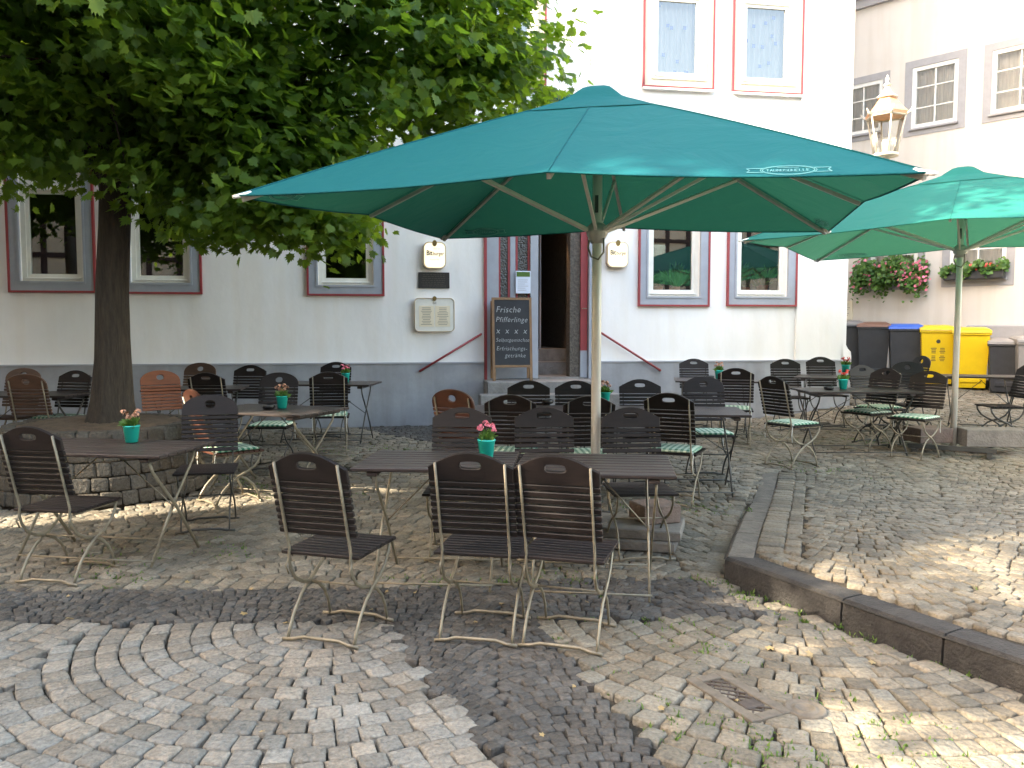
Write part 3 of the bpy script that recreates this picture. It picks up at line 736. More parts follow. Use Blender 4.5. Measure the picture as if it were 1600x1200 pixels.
# small plaque at the side lane house comes later; A-board ------------
u, zb = wuz(801, 588, .35); ab = empty('blackboard_stand', (0, 0, 0), label='standing menu blackboard in a wooden frame beside the door', cat='blackboard')
T = WT @ Matrix.Translation((u, -.36, dz0)) @ Matrix.Rotation(-.10, 4, 'X')
bw, bh = .29, 1.20
D = MB(); frame_rect(D, -bw, bw, .19, bh, .034, -.02, .02, T); D.box(-bw, -bw+.042, -.0199, .0199, 0, .189, T); D.box(bw-.042, bw, -.0199, .0199, 0, .189, T)
D.build('frame', 'board_wood', ab)
MB().box(-bw+.033, bw-.033, -.012, .012, .222, bh-.033, T).build('writing_surface', 'board', ab)
T2 = WT @ Matrix.Translation((u, -.36, dz0)) @ Matrix.Rotation(.22, 4, 'X')
for sx in (-1, 1): MB().box(sx*bw-.02*(1+sx), sx*bw+.02*(1-sx), .215, .24, 0.02, bh-.05, WT @ Matrix.Translation((u, -.34, dz0)) @ Matrix.Rotation(.0, 4, 'X')).build('rear_leg', 'board_wood', ab)
def chalk(txt, x, zz, size, al='LEFT'):
    text_mesh('chalk_writing', txt, size, 'chalk', ab, T @ Matrix.Translation((x, -.0135, zz)) @ Matrix.Rotation(PI/2, 4, 'X'), al, shear=.22, bold=-.001, jitter=.0028, space=1.08, sx=.93)
chalk('Frische', -.235, .985, .125); chalk('Pfifferlinge', -.24, .845, .108); chalk('x  x  x  x', -.235, .68, .12)
chalk('Selbstgemachte', -.24, .56, .078); chalk('Erfrischungs-', -.235, .435, .085); chalk('getränke', -.11, .335, .085)
# teal awning cassette above the door
au0, az = wuz(835, 152, .2); au1, _ = wuz(948, 156, .2)
aw = empty('awning', (0, 0, 0), label='teal rolled awning fixed high on the wall above the entrance', cat='awning')
MB().box(au0, au1, -.30, -.08, az-.06, az+.05, WT, .03).build('cassette', 'canopy', aw)
for x in (au0+.2, au1-.2): MB().box(x-.03, x+.03, -.08, -.0, az-.05, az+.04, WT).build('bracket', 'metal_dark', aw)
# plants inside the two right windows
def blades(name, cx, cy, z, n, rad, hgt, m, parent, wd=.02, up_=.6):
    pos = []; Rr = []; sc = []
    pos = np.tile([cx, cy, z], (n, 1)).astype(float)+rng.normal(0, rad*.25, (n, 3))*[1, 1, .15]
    d = rng.normal(0, 1, (n, 3)); d[:, 2] = np.abs(d[:, 2])+up_; d /= np.linalg.norm(d, axis=1)[:, None]
    s = np.cross(d, rng.normal(0, 1, (n, 3))); s /= np.linalg.norm(s, axis=1)[:, None]; nn = np.cross(s, d)
    R = np.stack([s, d, nn], axis=2)
    w = wd/hgt
    return scatter(name, [(0, 0, 0), (w, .45, .04), (w*.7, .75, 0), (0, 1, -.12), (-w*.7, .75, 0), (-w, .45, .04)], [(0, 1, 2, 3, 4, 5)], pos, R, rng.uniform(.55, 1.1, n)*hgt, m, parent)
def ball_plant(name, c, r, n, ls, m, parent, sq=(1, 1, 1)):
    d = rng.normal(0, 1, (n, 3)); d /= np.linalg.norm(d, axis=1)[:, None]
    rr = r*(rng.uniform(.35, 1, n)**.5)*(1+.18*np.sin(d[:, 0]*5+1)*np.cos(d[:, 1]*4+c[0])); pos = d*rr[:, None]*np.array(sq)+np.array(c)
    return scatter(name, [(0, -.5, 0), (.38, -.1, .06), (.25, .4, 0), (0, .62, -.1), (-.25, .4, 0), (-.38, -.1, .06)], [(0, 1, 2, 3), (0, 3, 4, 5)], pos, rand_rot(n, d, .6), rng.uniform(.6, 1.2, n)*ls, m, parent)
def sill_plant(px, wi, kind, potm, label, sc=1.0):
    u = wuz(px, 455)[0]; w = GW[wi]; z = w[2]+CA+.055; p = WT @ Vector((u, .33, z))
    mbp = empty('potted_plant', p, label=label, cat='potted plant')
    MB().lathe([(.05*sc, 0), (.075*sc, .10*sc), (.078*sc, .11*sc), (.07*sc, .112*sc)], 18).build('pot', potm, mbp)
    if kind == 'ball': ball_plant('foliage', (0, 0, .20*sc), .11*sc, 350, .03, 'plant', mbp)
    elif kind == 'tall': blades('foliage', 0, 0, .1, 70, .1, .42*sc, 'plant', mbp, .035, 1.4)
    else: blades('foliage', 0, 0, .1, 60, .1, .28*sc, 'plant', mbp, .03, .7)
# sill board
for wi in (3, 4):
    w = GW[wi]; b = MB().box(w[0]+CA+.02, w[1]-CA-.02, .12, .6, w[2]+CA+.02, w[2]+CA+.053, WT).build('sill_board', 'white_paint', CAFE)
sill_plant(1040, 3, 'ball', 'terracotta', 'round clipped bush plant in the left of the two right windows')
sill_plant(1068, 3, 'tall', 'terracotta', 'plant with long upright leaves in the left of the two right windows', .9)
sill_plant(1021, 3, 'low', 'paper', 'little yellowish plant in a white pot at the left edge of the window sill', .8)
sill_plant(1162, 4, 'tall', 'terracotta', 'tall leafy plant at the left of the rightmost cafe window', 1.0)
sill_plant(1180, 4, 'ball', 'terracotta', 'bushy herb plant in the middle of the rightmost cafe window', .9)
sill_plant(1206, 4, 'low', 'terracotta', 'small plant in a wide clay pot at the right of the rightmost cafe window', 1.25)
# ------------------------------------------------------------------ house across the lane (right)
RO = Vector((8.34, 16.3, 0)); RU = Vector((.668, -.744, 0)); RN = Vector((-.744, -.668, 0))
RT = Matrix(((RU.x, -RN.x, 0, RO.x), (RU.y, -RN.y, 0, RO.y), (0, 0, 1, 0), (0, 0, 0, 1)))
def ruz(px, py, off=0.0):
    r = ray(px, py); cam = Vector((0, 0, EYE)); o = RO+RN*off
    t = (o-cam).dot(RN)/r.dot(RN); p = cam+r*t
    return (p-RO).dot(RU), p.z
HB = empty('lane_house', (0, 0, 0), label='cream plastered house with grey framed windows across the lane', cat='house')
def rspec(xl, xr, yb, yt):
    xm = (xl+xr)/2; return (ruz(xl, yb)[0], ruz(xr, yb)[0], ruz(xm, yb)[1], ruz(xm, yt)[1])
RW = [rspec(1307, 1388, 220, 120), rspec(1412, 1507, 207, 88), rspec(1535, 1652, 183, 58)]
La = rspec(1349, 1444, 453, 345); Lb = rspec(1471, 1584, 447, 320); Lb = (Lb[0], Lb[1], Lb[2], La[2]+2.0); La = (La[0], La[1], La[2], La[2]+2.0)
RW += [La, Lb]
g_ = .14
holes = [(w[0]+g_, w[1]-g_, w[2]+g_, w[3]-g_) for w in RW]
mb = wall_grid(RT, -7, 9, -.5, 9.5, holes, 'wall', 'cream', HB, .12)
mb.add([(-7, 0, -.5), (-7, 8, -.5), (-7, 8, 9.5), (-7, 0, 9.5)], [(3, 2, 1, 0)], RT); mb.add([(9, 0, -.5), (9, 8, -.5), (9, 8, 9.5), (9, 0, 9.5)], [(0, 1, 2, 3)], RT)
mb.build('wall', None, HB)
czl = ruz(1340, 17)[1]
mb = MB().use('grey_trim'); mb.box(-7, 9, -.10, -.001, czl, czl+.18, RT); mb.use('white_paint'); mb.box(-7, 9, -.2, -.001, czl+.181, czl+.4, RT, .03); mb.build('cornice', None, HB)
mb = MB(); mb.add([(-7, -.4, 9.5), (9, -.4, 9.5), (9, 4, 13), (-7, 4, 13), (9, 8, 9.5), (-7, 8, 9.5)], [(0, 1, 2, 3), (3, 2, 4, 5), (1, 4, 2), (0, 3, 5), (0, 5, 4, 1)], RT); mb.build('roof', 'roof', HB)
for i, w in enumerate(RW):
    a, b, c, d = w
    mb = MB(); frame_rect(mb, a, b, c, d, g_, -.015, -.001, RT); cas = mb.build('window', 'grey_trim', HB)
    cas['label'] = 'window with broad grey painted surround'
    i0, i1, j0, j1 = a+g_, b-g_, c+g_, d-g_
    mb = MB(); frame_rect(mb, i0+.001, i1-.001, j0+.001, j1-.001, .075, .0, .09, RT)
    um = (i0+i1)/2
    mb.box(um-.014, um+.014, .03, .07, j0+.076, j1-.076, RT)
    for k in (1, 2): zz = j0+(j1-j0)*k/3; mb.box(i0+.076, um-.0141, .031, .069, zz-.011, zz+.011, RT); mb.box(um+.0141, i1-.076, .031, .069, zz-.011, zz+.011, RT)
    mb.build('frame', 'white_paint', cas)
    mb = MB(); mb.add([(i0+.07, .05, j0+.07), (i1-.07, .05, j0+.07), (i1-.07, .05, j1-.07), (i0+.07, .05, j1-.07)], [(0, 1, 2, 3)], RT); mb.build('pane', 'pane', cas)
    mb = MB(); mb.sm = True; vs = []
    for k in range(61): uu = i0+(i1-i0)*k/60; yy = .18+.02*math.sin(k*1.1)+.01*math.sin(k*2.7); vs += [(uu, yy, j0), (uu, yy, j1)]
    mb.add(vs, [(2*k, 2*k+2, 2*k+3, 2*k+1) for k in range(60)], RT); mb.build('curtain', 'curtain', cas)
    mb = MB(); mb.box(i0-.03, i1+.03, -.07, -.0, j0-.045, j0-.002, RT, .008); mb.build('sill', 'grey_trim', cas)
mb = MB(); mb.use('grey_trim'); mb.box(ruz(1540, 510)[0]-.3, 9, -.12, -.001, -.3, ruz(1570, 508)[1], RT, .02); mb.build('plinth', None, HB)
u, z = ruz(1321, 485); s = MB().use('paper_cream').box(u-.16, u+.16, -.03, -.001, z-.2, z+.2, RT, .004)
s.use('ink_grey')
for k in range(7): s.box(u-.10, u+random.uniform(.04, .11), -.032, -.0305, z+.13-k*.04, z+.14-k*.04, RT)
tag(s.build('wall_plaque'), 'pale lettered plaque on the cream house wall beside the cafe corner', 'plaque')
# flower boxes
def flower_box(w, label, lush):
    a, b, c, d = w; i0, i1 = a+g_-.02, b-g_+.02; c0 = RT @ Vector(((i0+i1)/2, -.16, c+g_-.02))
    fb = empty('flower_box', c0, math.atan2(RU.y, RU.x), label=label, cat='flower box')
    L_ = (i1-i0)/2
    MB().box(-L_, L_, -.09, .09, 0, .17, bev=.015).build('trough', 'binblack', fb)
    n = 2600 if lush else 900; q = rng.uniform(-1, 1, n); t = rng.uniform(0, 1, n)
    if lush:
        pos = np.stack([q*(L_+.22), rng.normal(-.05, .13, n), .20+rng.normal(0, .15, n)-.20*(np.abs(q)**2)*rng.random(n)+.08*np.sin(q*7)], 1)
    else:
        pos = np.stack([q*(L_+.05), rng.normal(-.02, .08, n), .20+.10*np.sin(q*9)*rng.random(n)+rng.normal(0, .05, n)], 1)
    upv = np.tile([0, -.6, .6], (n, 1)).astype(float)
    scatter('foliage', [(0, -.5, 0), (.45, -.2, .06), (.4, .3, 0), (0, .5, -.05), (-.4, .3, 0), (-.45, -.2, .06)], [(0, 1, 2, 3), (0, 3, 4, 5)], pos, rand_rot(n, upv, .5), rng.uniform(.05, .09, n), 'plant', fb)
    m_ = 130 if lush else 12
    q = np.where(rng.random(m_) < .62, rng.uniform(.35, 1.15, m_), rng.uniform(-1.1, .4, m_)); pos = np.stack([q*(L_+.2), rng.normal(-.2, .07, m_), .14+rng.normal(0, .16, m_)], 1)
    if not lush: pos = np.stack([rng.uniform(-.9, .9, m_)*L_, rng.uniform(-.14, -.06, m_), .24+rng.normal(0, .03, m_)], 1)
    scatter('blossoms', [(0.6*math.cos(k*PI/3), .6*math.sin(k*PI/3), .12*(k % 2)) for k in range(6)], [tuple(range(6))], pos, rand_rot(m_, np.tile([0., -1, .3], (m_, 1)), .4), rng.uniform(.035, .06, m_), 'pink' if lush else 'red_flower', fb)
flower_box(La, 'window box overflowing with pink and red geraniums', True)
flower_box(Lb, 'grey window box with low green plants, right of the geraniums', False)
# bins
def bin_(px, py, w, h, bodym, lidm, label, name='wheelie_bin', rot=0.0, txt=False):
    r = ray(px, py); y = 15.1-1.114*((px-1450)/F*15.3)*0.62; t = y/r.y; x = r.x*t
    p = Vector((x, y, G(x, y)))
    b = empty(name, p, rot+math.atan2(RU.y, RU.x)*0.45, label=label, cat='bin', group='bins along the cream house')
    d = w*1.2; wb = w*.40; wt = w*.5
    vs = [(-wb, -d*.40, .03), (wb, -d*.40, .03), (wb, d*.36, .08), (-wb, d*.36, .08), (-wt*.96, -d*.49, h-.12), (wt*.96, -d*.49, h-.12), (wt*.96, d*.5, h-.1), (-wt*.96, d*.5, h-.1)]
    m_ = MB().use(bodym); m_.add(vs, [(3, 2, 1, 0), (0, 1, 5, 4), (1, 2, 6, 5), (2, 3, 7, 6), (3, 0, 4, 7), (4, 5, 6, 7)])
    m_.box(-wt*1.04, wt*1.04, -d*.53, d*.53, h-.125, h-.085, bev=.01)
    m_.box(-wb*.7, wb*.7, -d*.44, -d*.40, .12, .2, bev=.01)
    m_.build('body', None, b)
    l = MB(); l.add([(-wt*1.05, -d*.55, h-.083), (wt*1.05, -d*.55, h-.083), (wt*1.05, d*.55, h-.083), (-wt*1.05, d*.55, h-.083), (-wt*1.04, -d*.54, h-.04), (wt*1.04, -d*.54, h-.04), (wt*1.04, d*.55, h-.01), (-wt*1.04, d*.55, h-.01), (-wt*.8, -d*.42, h-.01), (wt*.8, -d*.42, h-.01), (wt*.8, d*.45, h+.02), (-wt*.8, d*.45, h+.02)],
          [(0, 1, 5, 4), (1, 2, 6, 5), (2, 3, 7, 6), (3, 0, 4, 7), (4, 5, 9, 8), (5, 6, 10, 9), (6, 7, 11, 10), (7, 4, 8, 11), (8, 9, 10, 11), (3, 2, 1, 0)])
    l.build('lid', lidm, b)
    MB().tube([(-wt*.8, d*.55, h-.12), (-wt*.8, d*.64, h-.10), (wt*.8, d*.64, h-.10), (wt*.8, d*.55, h-.12)], .015, 8).build('handle', bodym, b)
    for sx in (-1, 1): MB().lathe([(.1, -.02), (.1, .02)], 20, Matrix.Translation((sx*(wb+.025), d*.4, .1)) @ Matrix.Rotation(PI/2, 4, 'Y')).build('wheel', 'black', b)
    if txt:
        q = MB()
        for cx in (-.07, .07):
            for k in range(9):
                if k in (4,): continue
                hw = random.uniform(.03, .05); zz = h*.62-k*.028; f_ = .49-(.09*(h-zz)/h); q.box(cx-hw, cx+hw, -d*f_-.006, -d*f_, zz, zz+.012)
        q.prism([(.035*math.cos(a*PI/8), .035*math.sin(a*PI/8)+h*.74) for a in range(16)], -d*.478-.003, -d*.46)
        q.build('label_print', 'ink', b)
bin_(1322, 560, .58, 1.07, 'binblack', 'bingrey', 'dark bin with a grey lid, half hidden behind the cafe corner')
bin_(1363, 560, .58, 1.07, 'binblack', 'binbrown', 'dark bin with a brown lid')
bin_(1414, 560, .60, 1.07, 'binblack', 'binblue', 'dark bin with a blue lid')
bin_(1462, 560, .58, 1.08, 'binyellow', 'binyellow', 'yellow bin with printed notice on its front, next to the blue lidded bin', txt=True)
bin_(1516, 560, .58, 1.08, 'binyellow', 'binyellow', 'plain yellow bin right behind the parasol pole', rot=-.1)
bin_(1568, 570, .50, .93, 'binblack', 'bingrey', 'smaller dark grey bin with a grey lid, right of the yellow bins', rot=-.1)
bin_(1612, 570, .55, 1.0, 'bingrey', 'bingrey', 'pale grey bin at the right edge of the picture')
# lantern on a bracket from the cafe corner
lp = wuz(1322, 250); base = Vector(ray(1383, 243))*(13.1/ray(1383, 243).y)+Vector((0, 0, EYE))
ln = empty('street_lantern', base, .35, label='old hexagonal street lantern with copper roof on the cafe corner', cat='street lamp')
rb, rt_, hh = .17, .29, .60
MB().lathe([(.05, -.10), (.09, -.03), (rb+.03, -.02), (rb+.03, .02), (rb, .02)], 12).build('base', 'lamp_metal', ln)
D = MB()
for k in range(6):
    a = k*PI/3; D.tube([(rb*math.cos(a), rb*math.sin(a), .02), (rt_*math.cos(a), rt_*math.sin(a), hh)], .013, 6)
    a2 = a+PI/3; D.tube([(rt_*math.cos(a), rt_*math.sin(a), hh), (rt_*math.cos(a2), rt_*math.sin(a2), hh)], .02, 6)
    D.tube([(rt_*math.cos(a), rt_*math.sin(a), hh), ((rt_+.06)*math.cos(a), (rt_+.06)*math.sin(a), hh+.03), ((rt_+.10)*math.cos(a), (rt_+.10)*math.sin(a), hh+.10)], [.016, .02, .006], 6)
D.build('frame', 'lamp_metal', ln)
MB().lathe([(rb-.005, .02), (rt_-.01, hh)], 6, cap=False).build('glass', 'clear', ln)
MB().lathe([(rt_+.02, hh), (rt_+.03, hh+.05), (.22, hh+.16), (.12, hh+.30)], 6).build('roof', 'lamp_copper', ln)
MB().lathe([(.16, hh+.29), (.16, hh+.31), (.09, hh+.36), (.045, hh+.44), (.03, hh+.48), (.07, hh+.49), (.03, hh+.52), (.02, hh+.55), (.035, hh+.58), (.005, hh+.65)], 16).build('finial', 'lamp_metal', ln)
MB().lathe([(.06, .03), (.07, .2), (.05, .24)], 14).build('bulb', 'white_paint', ln)
inv = Matrix.Rotation(-.35, 4, 'Z'); tgt = (WT @ Vector((uR, .3, base.z-.05)))-base
D = MB(); D.tube([inv @ Vector((0, 0, -.08)), inv @ Vector((0, 0, -.2)), inv @ (tgt*.5+Vector((0, 0, -.22))), inv @ (tgt+Vector((0, 0, -.2)))], .022, 8); D.tube([inv @ (tgt*.4+Vector((0, 0, -.2))), inv @ (tgt+Vector((0, 0, -.6)))], .014, 6)
D.build('bracket', 'lamp_metal', ln)
# ------------------------------------------------------------------ rear houses mirrored in the panes; unseen left houses shaped to block the sun
def timber_house(name, x0, x1, y0, y1, h, ridge, along, label, front):
    b = empty(name, (0, 0, 0), label=label, cat='house', group='old houses around the square')
    m_ = MB(); m_.box(x0, x1, y0, y1, -.3, h); m_.build('wall', 'infill', b)
    r = MB(); o = .3
    if along == 'x': r.add([(x0-o, y0-o, h), (x1+o, y0-o, h), (x1+o, (y0+y1)/2, ridge), (x0-o, (y0+y1)/2, ridge), (x1+o, y1+o, h), (x0-o, y1+o, h)], [(0, 1, 2, 3), (3, 2, 4, 5), (1, 4, 2), (0, 3, 5), (5, 4, 1, 0)])
    else: r.add([(x0-o, y0-o, h), (x0-o, y1+o, h), ((x0+x1)/2, y1+o, ridge), ((x0+x1)/2, y0-o, ridge), (x1+o, y1+o, h), (x1+o, y0-o, h)], [(3, 2, 1, 0), (5, 4, 2, 3), (1, 4, 2), (0, 3, 5), (0, 5, 4, 1)][::1])
    r.build('roof', 'roof', b)
    t = MB(); w_ = MB()
    if front == 'y':
        for k in range(int((x1-x0)/1.1)+1):
            x = x0+k*1.1; t.box(x, x+.2, y1+.001, y1+.04, 0, h)
        for k in range(int(h/1.4)+1): t.box(x0, x1, y1+.0405, y1+.06, k*1.4, k*1.4+.18)
        for k in range(int((x1-x0)/2.2)):
            for f_ in range(int(h/2.8)): x = x0+.25+k*2.2; w_.box(x+.05, x+.85, y1+.005, y1+.03, f_*2.8+1.0+.45, f_*2.8+2.7)
    else:
        for k in range(int((y1-y0)/1.1)+1): y = y0+k*1.1; t.box(x1+.001, x1+.04, y, y+.2, 0, h)
        for k in range(int(h/1.4)+1): t.box(x1+.0405, x1+.06, y0, y1, k*1.4, k*1.4+.18)
        for k in range(int((y1-y0)/2.2)):
            for f_ in range(int(h/2.8)): y = y0+.25+k*2.2; w_.box(x1+.005, x1+.03, y+.05, y+.85, f_*2.8+1.45, f_*2.8+2.7)
    t.build('timber_frame', 'timber', b); w_.build('window', 'pane', b)
timber_house('half_timbered_house', -24, -9, -18, -10, 8.5, 12, 'x', 'half timbered house behind the square, reflected in the left cafe windows', 'y')
timber_house('half_timbered_house', -8.5, 4, -17, -11, 7.5, 11, 'x', 'lower half timbered house in the middle behind the square', 'y')
timber_house('half_timbered_house', 5, 22, -19, -10.5, 8.8, 13, 'x', 'half timbered house reflected in the right cafe windows', 'y')
timber_house('half_timbered_house', -14.5, -12, -1.4, 1.3, 12.3, 14.2, 'x', 'unseen narrow tall gabled house at the left of the square, shaped to block the sun', 'x')  # left row from here: added out of view, roofs shaped to block sun
timber_house('half_timbered_house', -22, -12, 2.9, 7.5, 12.9, 15.7, 'x', 'unseen wide gabled house at the left of the square, its gable shaped to shade the cafe wall', 'x')
timber_house('half_timbered_house', -22, -12, 7.9, 16, 11.5, 14, 'y', 'unseen house added at the far left next to the gabled one to shade the left wall', 'x')
timber_house('half_timbered_house', -22, -12, -9.5, -1.72, 8.9, 10.2, 'y', 'unseen low house at the near left of the square, its eave height set to shade the paving', 'x')
# ------------------------------------------------------------------ parasols
def parasol(c, zc, th, tx, ty, s, peak, label, base_z, cloth='canopy'):
    p = empty('parasol', (c[0], c[1], base_z), th, label=label, cat='parasol', group='big green square parasols')
    z0 = zc-base_z; hs = s/2
    def canopy_pt(a, b):                           # a,b in -1..1 local square; 8 ribs, cloth sags between them
        r = max(abs(a), abs(b))
        if r < 1e-6: r = 1e-6
        z = z0+tx*a*hs+ty*b*hs+peak*(1-math.sqrt(r*r+.0025)+.0013)*(1+.08*r)
        q = min(abs(a), abs(b))/r                  # 0 on mid rib, 1 on corner rib
        sag = math.sin(PI*q)
        z -= .018*sag*(r**1.2)
        z += .075*(1-q)*r*r*(hs/2)-.01*r*r
        edge = .0
        k = 1-.012*sag*r
        return (a*hs*k, b*hs*k, z)
    m_ = MB(); m_.sm = True; n = 12; NR = 20
    for sd_ in range(4):
        vs = []
        for i in range(NR+1):
            r = .06+.94*i/NR
            for j in range(2*n+1):
                q = -1+j/n
                a, b = [(q*r, -r), (r, q*r), (-q*r, r), (-r, -q*r)][sd_]
                vs.append(canopy_pt(a, b))
        w_ = 2*n+1
        m_.add(vs, [(i*w_+j, (i+1)*w_+j, (i+1)*w_+j+1, i*w_+j+1) for i in range(NR) for j in range(2*n)])
    for a, b in ((-1, -1), (0, -1), (1, -1), (1, 0), (1, 1), (0, 1), (-1, 1), (-1, 0)):
        m_.tube([Vector(canopy_pt(a*t_, b*t_))+Vector((0, 0, .002)) for t_ in [.08+.92*k/16 for k in range(17)]], .0045, 5, flat=(1, 1))
    for sd_ in range(4):                           # stitched hem along the edge
        m_.tube([Vector(canopy_pt(*[(q, -1), (1, q), (-q, 1), (-1, -q)][sd_])) for q in [-1+k/12 for k in range(25)]], .006, 5)
    m_.build('canopy', cloth, p)
    m_ = MB(); m_.sm = True                        # small vent cap with an open lip above the main cloth
    for sd_ in range(4):
        vs = []
        for i in range(10):
            r = .235*i/9+.0001
            for j in range(9):
                q = -1+j/4; a, b = [(q*r, -r), (r, q*r), (-q*r, r), (-r, -q*r)][sd_]
                x, y, z = canopy_pt(a, b); z = z0+tx*a*hs+ty*b*hs+peak*(1-math.sqrt(r*r+.004))*1.0+.034+.065*math.exp(-(r/.085)**4)-.014*(r/.235)**2+.075*(1-abs(q))*r*r*(hs/2)
                vs.append((x, y, z))
        m_.add(vs, [(i*9+j, (i+1)*9+j, (i+1)*9+j+1, i*9+j+1) for i in range(9) for j in range(8)])
    m_.build('vent_cap', cloth, p)
    # pole, hub, ribs and struts
    MB().tube([(0, 0, .02), (0, 0, z0+peak+.0)], .034, 20).build('pole', 'pole', p)
    zh = z0-.10
    hub = MB(); hub.lathe([(.045, zh-.09), (.05, zh-.07), (.075, zh-.03), (.075, zh+.02), (.045, zh+.05)], 16); hub.build('hub', 'rib', p)
    MB().tube([(.05, -.03, zh-.06), (.055, -.06, zh-.16), (.02, -.08, zh-.21), (-.03, -.07, zh-.19), (-.06, -.03, zh-.12), (-.05, 0, zh-.05)], .007, 8).build('crank_loop', 'metal_beige', p)
    MB().box(-.012, .012, -.037, -.03, zh+.12, zh+.24).build('latch_plate', 'metal_dark', p)
    for a, b in ((-1, -1), (0, -1), (1, -1), (1, 0), (1, 1), (0, 1), (-1, 1), (-1, 0)):
        ln_ = .985; e1 = Vector(canopy_pt(a*ln_, b*ln_))-Vector((0, 0, .03)); e0 = Vector((a*.06, b*.06, z0+peak-.06))
        mid = Vector(canopy_pt(a*.5, b*.5))-Vector((0, 0, .035))
        MB().tube([e0, mid, e1], .016, 4, flat=(1, 1.3)).build('rib', 'rib', p)
        MB().tube([Vector((a*.06, b*.06, zh)), Vector(canopy_pt(a*.55, b*.55))-Vector((0, 0, .05))], .014, 4, flat=(1, 1.2)).build('strut', 'pole', p)
        if a and b: MB().tube([Vector(canopy_pt(a*.965, b*.965))-Vector((0, 0, .014)), Vector(canopy_pt(a*1.004, b*1.004))-Vector((0, 0, .004))], [.03, .02], 6, flat=(1.2, .5)).build('corner_cap', 'white_paint', p)
    # faded print near the corners: banner with oval
    def logo(side, t, up_=.1):
        a = t; r0 = 1-up_; pts = []
        w, h = .19, .050
        m_ = MB()
        def loc(dx, dz):                           # dx along edge, dz towards the peak (metres)
            q = (t*hs+dx)/hs; r = r0+(-dz)/hs
            aa, bb = [(q, -r), (r, q), (-q, r), (-r, -q)][side]
            x, y, z = canopy_pt(aa, bb); return x, y, z
        def line(pts, wd=.005):
            for (p0, p1) in zip(pts, pts[1:]):
                d = Vector((p1[0]-p0[0], p1[1]-p0[1])); 
                if d.length < 1e-6: continue
                nn = Vector((-d.y, d.x)).normalized()*wd/2
                q4 = [Vector(loc(p0[0]+nn.x, p0[1]+nn.y)), Vector(loc(p1[0]+nn.x, p1[1]+nn.y)), Vector(loc(p1[0]-nn.x, p1[1]-nn.y)), Vector(loc(p0[0]-nn.x, p0[1]-nn.y))]
                for off in (.004, -.004): m_.add([v+Vector((0, 0, off)) for v in q4], [(0, 1, 2, 3)])
        el = [(w*.62*math.cos(k*PI/14), h*math.sin(k*PI/14)) for k in range(29)]; line(el)
        line([(x*1.08, z*1.15) for x, z in el], .004)
        for sg in (-1, 1): line([(sg*w*.6, h*.5), (sg*w, h*.5), (sg*w*.93, 0), (sg*w, -h*.5), (sg*w*.6, -h*.5)], .007)
        glyph = {'T': [[(0, 1), (1, 1)], [(.5, 1), (.5, 0)]], 'A': [[(0, 0), (.5, 1), (1, 0)], [(.2, .4), (.8, .4)]], 'U': [[(0, 1), (0, .1), (.9, .1), (.9, 1)]], 'N': [[(0, 0), (0, 1), (1, 0), (1, 1)]],
                 'S': [[(1, .9), (0, .9), (0, .5), (1, .5), (1, .1), (0, .1)]], 'Q': [[(0, 0), (0, 1), (1, 1), (1, 0), (0, 0)], [(.6, .3), (1.1, -.1)]], 'E': [[(1, 1), (0, 1), (0, 0), (1, 0)], [(0, .5), (.8, .5)]], 'L': [[(0, 1), (0, 0), (1, 0)]]}
        word = 'TAUNUSQUELLE'; cw = w*1.04/len(word)
        for k, ch in enumerate(word):
            x0 = -w*.52+k*cw
            for st in glyph[ch]: line([(x0+px_*cw*.75, -.017+pz_*.03) for px_, pz_ in st], .004)
        line([(-.05, .032), (.05, .032)], .006)
        m_.build('printed_logo', 'logo', p)
    logo(0, .66, .04); logo(1, .80, .05); logo(3, .80, .05); logo(2, .74, .05)
    return p
parasol((.601, 5.796), 2.368, -.245, -.010, .041, 3.5, .85, 'large teal parasol over the front tables, its pole in the middle of the picture', G(.6, 5.8))
p2 = (5.22, 9.55)
PR2 = parasol(p2, 2.60, -.548, .012, .018, 4.0, .80, 'large lighter teal parasol at the right edge of the picture', G(*p2), 'canopy_faded')
# weights at the feet of the parasols
def slab(name, loc, size, rz, m, label, tilt=0.0, cat='stone block'):
    o = MB().use(m).box(-size[0]/2, size[0]/2, -size[1]/2, size[1]/2, 0, size[2], bev=.008).build(name, None, None, loc); o.rotation_euler = (tilt, 0, rz)
    return tag(o, label, cat)
gz = G(.9, 5.8)
slab('paving_slab', (.72, 5.80, gz+.012), (.95, .5, .07), -.3, 'concrete', 'lower grey concrete slab weighing down the foot of the front parasol')
slab('paving_slab', (.80, 5.79, gz+.083), (.85, .48, .07), -.27, 'concrete', 'upper grey concrete slab on top of the parasol foot')
slab('stone_block', (1.03, 5.80, gz+.155), (.28, .26, .13), .3, 'pinkstone', 'reddish stone block on the slabs under the front table')
gz = G(*p2)
fr = MB(); 
for a in (-.38, .38): fr.box(a-.025, a+.025, -.45, .45, .012, .07); fr.box(-.45, .45, a-.024, a+.024, .071, .12)
fr.build('foot_frame', 'metal_dark', PR2)
slab('stone_block', (p2[0]-.28, p2[1]+.05, gz+.122), (.40, .36, .17), .1, 'pinkstone', 'brown stone block left of the right parasol pole')
slab('stone_block', (p2[0]+.36, p2[1]-.14, gz+.10), (.66, .34, .20), -.12, 'concrete', 'long broken concrete block right of the right parasol pole')
